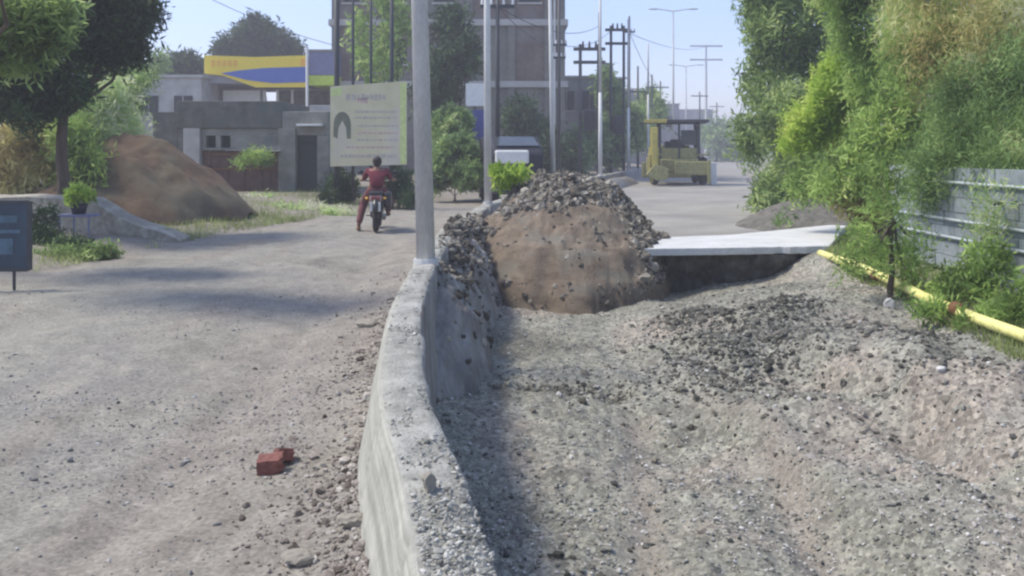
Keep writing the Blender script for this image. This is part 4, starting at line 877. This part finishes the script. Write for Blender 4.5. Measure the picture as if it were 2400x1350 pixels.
# ------------------------------------------------------------------ BILLBOARD
def billboard():
    D = 24; x = lambda px: (px - 865) * D / F; z = lambda py: EYE - (py - HY) * D / F
    root = empty("billboard", ((865 - 1200) * D / F, D, 0), R(2), "cream printed billboard with lime edge on tall dark posts behind the rider", "billboard")
    bd = MB().prism([(x(775), z(390)), (x(953), z(386)), (x(953), z(190)), (x(775), z(203))][::-1], -.03, .03).build("board", M['board'], root)
    def mk(poly, m, nm): MB().prism([(x(a), z(b)) for a, b in poly][::-1], -.036, -.0315).build(nm, m, bd)
    mk([(938, 384), (952, 384), (952, 194), (938, 194)], M['board_lime'], "lime_edge")
    mk([(777, 226), (800, 224), (803, 206), (777, 207)], M['board_lime'], "corner_patch")
    # portrait-like hair arch: plain dark arch shape
    arch = [(782 + 0, 320)] + [(803 + 20 * math.cos(a), 292 + 30 * math.sin(a)) for a in [math.pi + math.pi * k / 10 for k in range(11)]] + [(823, 325), (814, 325), (812, 300), (803, 282), (794, 300), (792, 325)]
    V = [(x(a), z(b)) for a, b in arch]
    MB().prism(V[::-1], -.036, -.0315).build("dark_arch_print", M['ink_dark'], bd)
    random.seed(5)
    def line(py, xa, xb, hgt, m):
        q = xa; b = MB(); k = 0
        while q < xb:
            w_ = random.uniform(4, 12); h_ = hgt * random.uniform(.6, 1)
            b.box(x(q), x(min(q + w_, xb)), -.036, -.0315, z(py + h_ / 2), z(py - h_ / 2)); q += w_ + random.uniform(1.5, 3.5)
        b.build("printed_line", m, bd)
    line(228, 812, 905, 16, M['ink']); line(235, 838, 862, 14, M['ink_red'])
    for py in (262, 276): line(py, 832, 930, 6, M['ink'])
    for py in (295, 312, 328): line(py, 838, 932, 5, M['ink_red'] if py == 312 else M['ink'])
    line(345, 812, 925, 6, M['ink_red']); line(366, 800, 930, 9, M['ink'])
    for px, r_, nm in ((788, .075, 0), (826, .04, 0), (868, .035, 0), (917, .055, 0)):
        MB().tube([(x(px), .12, -.1), (x(px), .12, 7.2)], r_, 10).build("post", M['darkmetal'], root, True)
    MB().box(x(780), x(950), .035, .075, z(300), z(294)).build("back_rail", M['darkmetal'], root)
billboard()

# ------------------------------------------------------------------ POLES on the median
def lamp_pole(D, px_base, px_top, label, r0=.088, r1=.05, zt=8.2, split=None, mat='pole_pale'):
    X = float(med(D)); root = empty("lamp_pole", (X, D, .5), 0, label, "pole", "pale poles standing along the median wall")
    dx = (px_top - px_base) * D / F; k = (zt) / max(.1, (EYE + HY * D / F))
    zf = zt; tx = dx * zf / (EYE + 350 * D / F) if D < 30 else 0
    zs = split or zf
    f = lambda z: Vector((tx * z / zf, 0, z - .0))
    MB().tube([f(-.05), f(zs * .5), f(zs)], [r0, r0 + (r1 - r0) * zs * .5 / zf, r0 + (r1 - r0) * zs / zf], 14).build("shaft", M[mat], root, True)
    if split: MB().tube([f(zs), f(zf)], [r0 + (r1 - r0) * zs / zf - .004, r1], 12).build("upper_shaft", M['pole'], root, True)
    MB().tube([f(-.02), f(.05)], [r0 * 1.35, r0 * 1.3], 14).build("foot_collar", M['pole'], root)
    if split: return
    a = MB()
    for s_ in (-1, 1): a.tube([f(zf - .05), f(zf) + Vector((s_ * .5, 0, .3)), f(zf) + Vector((s_ * 1.2, 0, .42))], [.035, .03, .025], 8)
    a.build("arm", M[mat], root, True)
    for s_ in (-1, 1): MB().ell(f(zf) + Vector((s_ * 1.45, 0, .42)), (.32, .11, .06)).build("lamp_head", M['rail'], root, True)
lamp_pole(8.6, 993, 975, "thick near pale-grey lamp pole rising from the median wall out of the picture", .092, .055, mat='pole')
lamp_pole(18, 1145, 1143, "second lamp pole, behind the earth mound's left side", .078, .05)
lamp_pole(28, 1298, 1290, "third lamp pole, in front of the tall block's right part", .080, .05)
lamp_pole(38.5, 0, 0, "fourth lamp pole, pale below, left of the transformer frame's legs", .09, .05, split=3.6)
lamp_pole(48, 0, 0, "fifth lamp pole, pale below, left of the yellow digger", .09, .05, split=3.4)
lamp_pole(59, 0, 0, "sixth and farthest lamp pole just left of the digger's boom", .09, .05, split=4.8)
def util(D, px, top_px, r, label, arms, name="utility_pole", mat='darkmetal', cat="utility pole"):
    p = at(px, HY, D); zt = EYE - (top_px - HY) * D / F; root = empty(name, (p.x, D, 0), 0, label, cat, "dark utility poles along the road")
    MB().tube([(0, 0, -.1), (0, 0, zt)], [r, r * .7], 10).build("shaft", M[mat], root, True)
    for (py, hw) in arms:
        z_ = EYE - (py - HY) * D / F; ar = MB().box(-hw, hw, -.05, .05, z_ - .05, z_ + .05).build("crossarm", M[mat], root)
        for s_ in (-1, -.4, .4, 1): MB().tube([(s_ * hw * .9, 0, z_ + .05), (s_ * hw * .9, 0, z_ + .22)], [.045, .03], 8).build("insulator", M['white'], ar)
    return root
util(26, 1166, -120, .075, "dark utility pole close beside the second lamp pole", [(15, .5)])
util(40, 1310, -40, .085, "dark utility pole close beside the third lamp pole", [(105, .35), (135, .3)])
util(50, 1405, 30, .09, "tall thin dark pole behind the fourth lamp pole", [])
util(55, 1475, 38, .08, "tall thin dark pole behind the fifth lamp pole", [(75, .35)])
util(62, 1495, 155, .09, "shorter dark pole right of the fifth lamp pole", [(215, .6)])
util(70, 1528, 175, .09, "short dark pole with arms above the digger", [(205, .5)])
def hframe(D, pxa, pxb, ya, yb, label, low=True):
    p = at((pxa + pxb) / 2, HY, D); hw = (pxb - pxa) * D / F / 2; root = empty("transformer_frame", (p.x, D, 0), 0, label, "transformer frame", "twin-pole transformer frames")
    za = EYE - (ya - HY) * D / F; zb = EYE - (yb - HY) * D / F
    for s_ in (-1, 1): MB().tube([(s_ * hw, 0, -.1), (s_ * hw, 0, za + .25)], [.10, .08], 10).build("leg", M['darkmetal'], root, True)
    for z_ in (za, zb): MB().box(-hw - .35, hw + .35, -.08, .08, z_ - .08, z_ + .08).build("crossarm", M['darkmetal'], root)
    for i in range(3):
        xx = -hw * .7 + i * hw * .7; MB().tube([(xx, 0, za + .08), (xx, 0, za + .4)], [.07, .04], 8).build("insulator", M['darkmetal'], root)
    t = MB().box(-hw * .6, hw * .6, -.4, .4, 2.6, 3.7).build("transformer_tank", M['darkmetal'], root, bevel=.05)
    fin = MB(); [fin.box(-hw * .6 + k * hw * .2, -hw * .6 + k * hw * .2 + .03, -.5, -.403, 2.7, 3.6) for k in range(7)]; fin.build("cooling_fins", M['darkmetal'], t)
hframe(46, 1360, 1403, 115, 146, "twin-pole transformer frame right of the tall block")
hframe(54, 1432, 1462, 70, 102, "higher twin-pole frame, right of the first transformer frame")
def tall_lamp(D, px, top_px, label, r=.11):
    p = at(px, HY, D); zt = EYE - (top_px - HY) * D / F; root = empty("street_light", (p.x, D, 0), 0, label, "street light", "tall faint street lights over the far road")
    MB().tube([(0, 0, 0), (0, 0, zt)], [r, r * .5], 10).build("shaft", M['pole'], root, True)
    a = MB(); [a.tube([(0, 0, zt - .05), (s_ * 1.3, 0, zt + .15)], .05, 6) for s_ in (-1, 1)]; a.build("arm", M['pole'], root)
    for s_ in (-1, 1): MB().ell((s_ * 1.6, 0, zt + .14), (.45, .14, .08)).build("lamp_head", M['rail'], root, True)
util(85, 1548, 190, .10, 'faint pole rising behind the digger roof', [(205, .8)])
util(95, 1640, 215, .10, 'faint pole right of the digger roof', [(225, .9)])
util(120, 1680, 240, .12, 'faintest short pole before the right-hand trees', [(250, 1.0)])
tall_lamp(72, 1578, 25, "tallest faint street light above the digger")
tall_lamp(100, 1608, 155, "shorter faint street light right of the tallest one")
def pylon():
    D = 130; p = at(1655, HY, D); root = empty("pylon", (p.x, D, 0), 0, "very faint double-armed pylon left of the right-hand trees", "pylon")
    z_ = lambda py: EYE - (py - HY) * D / F
    MB().tube([(0, 0, 0), (0, 0, z_(105))], [.25, .12], 8).build("shaft", M['pole'], root)
    for py in (108, 140): MB().box(-2.4, 2.4, -.1, .1, z_(py) - .12, z_(py) + .12).build("crossarm", M['pole'], root)
pylon()
def cable(a, b, sag, r, label):
    a = Vector(a); b = Vector(b); pts = [a.lerp(b, t / 20) - Vector((0, 0, sag * 4 * (t / 20) * (1 - t / 20))) for t in range(21)]
    tag(MB().tube(pts, r, 5).build("overhead_cable", M['cable']), label, "cable", "overhead cables")
cable(at(440, -30, 30), at(800, 110, 34), .2, .012, "thin cable sagging across the sky from top left towards the yellow canopy")
cable(at(1166, 15, 26), at(1405, 60, 50), .6, .015, "cable from the dark pole by the second lamp pole to the far thin pole")
cable(at(1310, 105, 40), at(1432, 72, 54), .4, .015, "short cable between the third pole and the higher twin frame")
cable(at(1166, 15, 26), at(1310, 105, 40), .35, .012, 'high cable between the dark poles beside the second and third lamp poles')
cable(at(1475, 75, 55), at(1548, 205, 85), .5, .018, 'cable dropping towards the faint pole that rises behind the digger roof')
cable(at(1462, 72, 54), at(1655, 108, 130), .8, .02, "faint cable running from the higher twin frame to the pylon")

# ------------------------------------------------------------------ signs and vehicle behind the mound
def small_signs():
    D = 30; p = at(1125, 292, D); root = empty("blue_sign", (p.x, D, 0), 0, "blue rectangular sign behind the second lamp pole", "sign")
    MB().box(-.33, .33, -.03, .03, p.z - .5, p.z + .5).build("panel", M['signb2'], root); MB().tube([(0, .06, -.1), (0, .06, p.z)], .04, 8).build("post", M['darkmetal'], root)
    D = 33; p = at(1113, 222, D); root = empty("white_sign", (p.x, D, 0), 0, "white sign above the blue sign, left of the second lamp pole", "sign")
    MB().box(-.34, .34, -.03, .03, p.z - .42, p.z + .42).build("panel", M['white'], root); MB().tube([(0, .06, -.1), (0, .06, p.z)], .04, 8).build("post", M['darkmetal'], root)
M['signb2'] = plain("sign_blue_bright", (.07, .09, .30, 1), .6)
small_signs()
def van():
    D = 25.0; p = at(1215, 400, D); root = empty("parked_van", (p.x - .0, D, 0), R(8), "dark navy van with white bonnet parked behind the earth mound", "van")
    prof = [(-0.0, .35), (0, 1.5), (.15, 1.68), (1.0, 2.0), (3.4, 2.02), (3.55, 1.1), (3.55, .35)]
    b = MB(); b.prism([(a, z) for a, z in prof], -.72, .72, 'x'); b.build("body", M['carblue'], root, bevel=.06)
    MB().box(-.66, .30, -.06, .5, 1.22, 1.60, 0).build("bonnet", M['white'], root, bevel=.05)
    V = [(-.62, .17, 1.70), (.62, .17, 1.70), (.56, .9, 1.97), (-.56, .9, 1.97)]; w_ = MB(); w_.add([Vector(v) + Vector((0, -.035, .03)) for v in V], [(0, 1, 2, 3)]); w_.build("windscreen", M['glassdark'], root)
    for s_ in (-1, 1):
        MB().ell((s_ * .5, -.03, .72), (.11, .05, .08)).build("headlight", M['rail'], root, True)
        for yy in (.6, 2.9):
            w2 = MB(); w2.torus((s_ * .66, yy, .3), .21, .09); t_ = w2.build("wheel", M['tyre'], root, True); MB().tube([(s_ * .62, yy, .3), (s_ * .72, yy, .3)], .15, 14).build("rim", M['rim'], t_)
    MB().box(-.7, .7, -.10, -.02, .38, .55).build("bumper", M['darkmetal'], root, bevel=.03)
van()

# ------------------------------------------------------------------ DIGGER (backhoe loader, seen from behind)
def digger():
    D = 40; root = empty("digger", (7.35, D, 0), R(-6), "dusty yellow digger with a canopy roof on the far right road", "digger")
    def bx(n, x0, x1, y0, y1, z0, z1, m, par=None, bev=.02): return MB().box(x0, x1, y0, y1, z0, z1).build(n, M[m], par or root, bevel=bev)
    bx("chassis", -.55, .9, .3, 3.6, .55, 1.15, 'machine_dull', bev=.05)
    bx("bonnet", -.4, .75, 2.0, 3.9, 1.15, 1.75, 'machine', bev=.08)
    cabp = MB()
    for x_ in (-.55, .95):
        for y_ in (.55, 1.95): cabp.box(x_ - .05, x_ + .05, y_ - .05, y_ + .05, 1.15, 2.72)
    cabp.box(.16, .24, .51, .59, 1.15, 2.72); cabp.box(-.5, .9, .515, .585, 2.65, 2.715); cabp.box(-.585, -.515, .6, 1.9, 2.65, 2.715); cabp.box(.915, .985, .6, 1.9, 2.65, 2.715); cabp.build("cab_frame", M['darkmetal'], root)
    bx("cab_panel", -.5, .9, .52, .58, 1.15, 1.62, 'machine_dull'); bx("seat", -.1, .45, 1.0, 1.35, 1.2, 2.0, 'darkmetal')
    bx("rear_window", .27, .87, .53, .56, 1.75, 2.4, 'glassdark'); bx("roof", -1.15, 1.35, .2, 2.3, 2.72, 2.86, 'darkmetal', bev=.04)
    bx("roof_edge", -1.17, -.3, .12, .195, 2.70, 2.86, 'machine')
    for s_, y_, r_ in ((-.75, .9, .62), (1.15, .9, .62), (-.65, 3.2, .42), (1.05, 3.2, .42)):
        w2 = MB(); w2.torus((s_, y_, r_), r_ * .7, r_ * .32, sx=.95); t_ = w2.build("wheel", M['tyre'], root, True); MB().tube([(s_ - .12, y_, r_), (s_ + .12, y_, r_)], r_ * .5, 18).build("rim", M['machine_dull'], t_)
    for s_ in (-.75, 1.15): MB().box(s_ - .25, s_ + .25, .35, 1.5, 1.28, 1.36).build("mudguard", M['machine_dull'], root, bevel=.03)
    bx("engine_cover", -.5, .9, .62, 1.9, .95, 1.5, 'machine_dull', bev=.05); bx("fuel_tank", -1.02, -.56, .9, 1.9, .55, 1.2, 'machine_dull', bev=.04)
    bx("rear_counterweight", .0, 1.3, .0, .19, .45, 1.05, 'machine_dull', bev=.04); bx("dashboard", -.3, .5, 1.6, 1.8, 1.5, 1.9, 'darkmetal')
    bx("side_window", .985, 1.0, .65, 1.85, 1.65, 2.6, 'glassdark', bev=0)
    # rear boom folded upright on the left
    bm_ = MB(); bm_.box(-1.0, -.62, -.15, .25, .5, 1.65); bm_.box(-.95, -.67, -.4, -.1, 1.3, 2.5); bm_.build("boom", M['machine'], root, bevel=.03)
    bx("dipper_arm", -.92, -.70, -.75, -.5, .85, 2.35, 'machine'); MB().tube([(-.81, -.3, .9), (-.81, -.55, 2.1)], .05, 8).build("hydraulic_ram", M['rim'], root)
    MB().prism([(-1.15, .5), (-.75, .25), (-.35, .3), (-.3, .75), (-.8, .95)], -1.05, -.5, 'y').build("bucket", M['machine_dull'], root, bevel=.02)
    for s_, a in ((-1, -.9), (1, 1.3)): MB().box(a - .06, a + .06, -.15, 0, .1, 1.1).build("stabiliser_leg", M['machine_dull'], root)
    bx("tail_plate", -.3, .5, .2, .3, .6, 1.1, 'machine_dull')
    MB().prism([(-1.1, .2), (1.5, .2), (1.5, .95), (-1.1, .95)], 4.6, 5.1, 'y').build("front_bucket", M['machine_dull'], root, bevel=.05)
    for s_ in (-.5, .9): MB().tube([(s_, 2.2, 1.3), (s_, 3.8, 1.2), (s_, 4.7, .6)], .09, 6).build("loader_arm", M['machine'], root)
digger(); bpy.data.objects["digger"].scale = (1.16, 1.05, 1.05)
p = at(1672, 432, 41); o = MB().box(-.14, .14, -.08, .08, 0, 1.0).build("marker_post", M['white'], bevel=.02); o.location = (p.x, p.y, 0); tag(o, "short white post beside the digger's right wheel", "post")
# earth windrow left of the digger
def windrow():
    ys = np.arange(21, 45, .25); us = np.linspace(-1, 1, 17); Yg, U = np.meshgrid(ys, us, indexing='ij')
    wv = .75 + .25 * fbm(Yg * .5, Yg * 0, 3, 151); Xg = med(Yg) + .75 + U * wv * .8
    Zg = -.15 + (.52 + .2 * fbm(Yg * .6, U, 3, 152)) * np.clip(1 - np.abs(U + .1) ** 1.8, 0, 1) * ss(Yg, 21, 24) * (1 - ss(Yg, 42, 45)) + .10 * fbm(Yg * 3, U * 3, 3, 153)
    P = len(us); n = len(ys); a = (np.arange(n - 1)[:, None] * P + np.arange(P - 1)[None, :]).ravel()
    tag(mesh_np("soil_windrow", np.stack([Xg, Yg, Zg], 2).reshape(-1, 3), np.stack([a, a + 1, a + P + 1, a + P], 1), M['rubsoil'], smooth=True), "long grey soil ridge between the earth mound and the digger, along the median wall", "soil ridge")
M['rubsoil'] = rough_mat("ridge_soil", (.16, .15, .135, 1), (.27, .255, .23, 1), 1.6, .95, .6, .04)
windrow()

# ------------------------------------------------------------------ MOTORCYCLE + RIDER
RX, RY = -2.7, 17.75; RZ = 0.0
def motorcycle():
    root = empty("motorcycle", (RX, RY, RZ), R(6), "small dark motorcycle seen from behind on the left road", "motorcycle")
    for y_, nm in ((-.5, 0), (.78, 1)):
        t_ = MB(); t_.torus((0, y_, .30), .245, .055, sx=1.0); w_ = t_.build("wheel", M['tyre'], root, True)
        r_ = MB(); r_.torus((0, y_, .30), .185, .015); [r_.tube([(0, y_, .3), (0, y_ + .185 * math.cos(a), .3 + .185 * math.sin(a))], .007, 5) for a in [k * math.pi / 6 for k in range(12)]]; r_.tube([(-.05, y_, .3), (.05, y_, .3)], .04, 10); r_.build("rim", M['rim'], w_)
    f = MB(); f.tube([(0, -.15, .35), (0, .25, .35), (0, .5, .75), (0, 0, .68), (0, -.15, .35)], .028, 8); [f.tube([(s_ * .07, -.5, .3), (s_ * .07, -.1, .4)], .02, 6) for s_ in (-1, 1)]; [f.tube([(s_ * .09, -.5, .3), (s_ * .11, -.42, .66)], .018, 6) for s_ in (-1, 1)]; f.build("frame", M['bike'], root, True)
    MB().ell((0, .14, .42), (.13, .2, .15)).build("engine", M['rim'], root, True)
    MB().ell((0, .28, .80), (.14, .27, .13)).build("fuel_tank", M['bikered'], root, True)
    MB().box(-.13, .13, -.62, .08, .72, .80).build("seat", M['bike'], root, bevel=.035)
    b = MB(); b.prism([(-.62, .60), (-.60, .74), (-.2, .72), (-.2, .60)], -.12, .12, 'x'); b.build("tail_panel", M['pinktail'], root, bevel=.03)
    MB().box(-.08, .08, -.67, -.62, .63, .70).build("tail_light", M['bikered'], root, bevel=.012)
    pl = MB(); pl.box(-.10, .10, -.72, -.70, .42, .60); pl.build("number_plate", M['white'], root, bevel=.006)
    mg = MB(); mg.tube([(0, -.82, .42), (0, -.74, .55), (0, -.6, .63), (0, -.45, .66)], [.05, .06, .07, .07], 8); mg.build("mudguard", M['bike'], root, True)
    fk = MB(); [fk.tube([(s_ * .08, .78, .30), (s_ * .09, .58, .88)], .02, 8) for s_ in (-1, 1)]; fk.build("fork", M['rim'], root, True)
    hb = MB(); hb.tube([(-.36, .42, .98), (-.2, .52, .97), (0, .58, .92), (.2, .52, .97), (.36, .42, .98)], .014, 8); hb.build("handlebar", M['bike'], root, True)
    MB().ell((0, .66, .86), (.09, .08, .10)).build("headlamp", M['bike'], root, True)
    for s_ in (-1, 1):
        m_ = MB(); m_.tube([(s_ * .28, .5, .98), (s_ * .34, .50, 1.12)], .008, 6); m_.ell((s_ * .36, .5, 1.15), (.06, .015, .04)); m_.build("mirror", M['bike'], root, True)
        MB().ell((s_ * .17, -.6, .67), (.035, .03, .025)).build("indicator", M['orange'], root, True)
    MB().tube([(.12, .2, .28), (.14, -.2, .26), (.16, -.7, .34)], [.03, .045, .05], 10).build("exhaust", M['rim'], root, True)
    bg_ = MB(); bg_.box(.14, .30, -.5, -.12, .46, .78); bg_.build("side_bag", M['bike'], root, bevel=.05)
    MB().tube([(-.22, -.05, .30), (.22, -.05, .30)], .012, 6).build("footrest", M['bike'], root)
M['pinktail'] = plain("tail_pink", (.36, .24, .22, 1), .45)
motorcycle()
def skin_mesh(name, pts, edges, mat, parent, root_i=0, sub=2):
    me = bpy.data.meshes.new(name); me.from_pydata([p[:3] for p in pts], edges, []); me.update()
    o = bpy.data.objects.new(name, me); C.objects.link(o)
    o.modifiers.new("skin", 'SKIN')
    if not me.skin_vertices: me.attributes
    bpy.context.view_layer.objects.active = o
    for i, p in enumerate(pts):
        sv = me.skin_vertices[0].data[i]; r = p[3]; sv.radius = (r if isinstance(r, tuple) else (r, r)); sv.use_root = (i == root_i)
    s_ = o.modifiers.new("sub", 'SUBSURF'); s_.levels = sub; s_.render_levels = sub
    dg = bpy.context.evaluated_depsgraph_get(); ev = o.evaluated_get(dg); nm = bpy.data.meshes.new_from_object(ev)
    bpy.data.objects.remove(o); nm.name = name; nm.materials.clear(); nm.materials.append(mat)
    for p_ in nm.polygons: p_.use_smooth = True
    q = bpy.data.objects.new(name, nm); C.objects.link(q); q.parent = parent; return q
def rider():
    root = empty("person", (RX, RY, RZ), R(6), "person in a maroon shirt and trousers riding the dark motorcycle away, seen from behind", "person")
    # body joints
    P = [(0, -.10, .84, (.13, .10)), (0, -.07, 1.00, (.12, .09)), (0, -.02, 1.14, (.14, .09)), (0, 0, 1.22, (.07, .06)), (0, .02, 1.285, (.048, .05)), (0, .035, 1.35, (.07, .085)), (0, .04, 1.42, (.055, .065)),
         (-.17, 0, 1.19, .055), (-.27, .14, 1.02, .042), (-.32, .34, .99, .033), (-.335, .42, .99, .028),
         (.17, 0, 1.19, .055), (.27, .14, 1.02, .042), (.32, .34, .99, .033), (.335, .42, .99, .028),
         (-.11, -.06, .82, .085), (-.27, .16, .55, .062), (-.36, -.02, .12, .042), (-.37, .10, .05, .035),
         (.11, -.06, .82, .085), (.24, .26, .60, .062), (.21, .0, .33, .042), (.22, .12, .31, .035)]
    E = [(0, 1), (1, 2), (2, 3), (3, 4), (4, 5), (5, 6), (2, 7), (7, 8), (8, 9), (9, 10), (2, 11), (11, 12), (12, 13), (13, 14), (0, 15), (15, 16), (16, 17), (17, 18), (0, 19), (19, 20), (20, 21), (21, 22)]
    body = skin_mesh("body", P, E, M['skin'], root)
    g = 1.22
    sh = [(0, -.10, .80, (.165, .125)), (0, -.07, 1.00, (.155, .12)), (0, -.02, 1.15, (.16, .115)), (0, .01, 1.235, (.08, .07)), (-.175, 0, 1.19, .072), (-.235, .09, 1.08, .062), (-.275, .15, 1.01, .055), (.175, 0, 1.19, .072), (.235, .09, 1.08, .062), (.275, .15, 1.01, .055)]
    skin_mesh("shirt", sh, [(0, 1), (1, 2), (2, 3), (2, 4), (4, 5), (5, 6), (2, 7), (7, 8), (8, 9)], M['shirt'], root)
    tr = [(0, -.10, .82, (.14, .115)), (-.12, -.05, .80, .10), (-.27, .16, .55, .085), (-.34, .02, .24, .07), (-.36, -.01, .12, .068), (.12, -.05, .80, .10), (.24, .26, .60, .082), (.22, .08, .42, .066), (.21, .02, .36, .062)]
    skin_mesh("trousers", tr, [(0, 1), (1, 2), (2, 3), (3, 4), (0, 5), (5, 6), (6, 7), (7, 8)], M['trouser'], root)
    h = MB(); h.ell((0, .012, 1.385), (.092, .100, .098), 16, 12, jit=.03); h.ell((0, -.03, 1.33), (.078, .055, .06), 12, 8); h.build("hair", M['hair'], root, True)
    fc = MB(); fc.ell((0, .125, 1.345), (.012, .02, .02)); fc.ell((-.075, .03, 1.34), (.012, .02, .03)); fc.ell((.075, .03, 1.34), (.012, .02, .03)); fc.build("ears_and_nose", M['skin'], body, True)
    # hands on the grips
    hd = MB()
    for s_ in (-1, 1):
        hd.ell((s_ * .335, .415, 1.0), (.042, .035, .022), 10, 6)
        for k, l in enumerate((.026, .030, .028, .022)):
            xx = s_ * (.305 + k * .02); hd.tube([(xx, .43, 1.005), (xx, .455, 1.0), (xx, .452, .975), (xx, .43, .962)], [.0095, .009, .0085, .007], 7)
        hd.tube([(s_ * .30, .40, .995), (s_ * .285, .42, .98), (s_ * .29, .435, .968)], [.011, .010, .008], 7)
    hd.build("hands", M['skin'], body, True)
    for s_, (fx, fy, fz) in ((-1, (-.37, .05, .035)), (1, (.22, .08, .315))):
        MB().ell((fx, fy, fz), (.048, .13, .04)).build("sandal", M['rust'], root, True)
rider()

# ------------------------------------------------------------------ HAZE
def haze():
    o = MB().box(-4200, 4200, -60, 2700, -6, 18.5).build("haze", bpy.data.materials.new("haze_air")); m = o.data.materials[0]; m.use_nodes = True; nt = m.node_tree
    nt.nodes.clear(); out = nt.nodes.new("ShaderNodeOutputMaterial"); pv = nt.nodes.new("ShaderNodeVolumePrincipled")
    pv.inputs["Color"].default_value = (.80, .79, .88, 1); pv.inputs["Density"].default_value = .0031; pv.inputs["Anisotropy"].default_value = .3
    nt.links.new(pv.outputs[0], out.inputs["Volume"]); tag(o, "thin pale dusty haze filling the air down the road", "haze", kind="stuff")
haze()
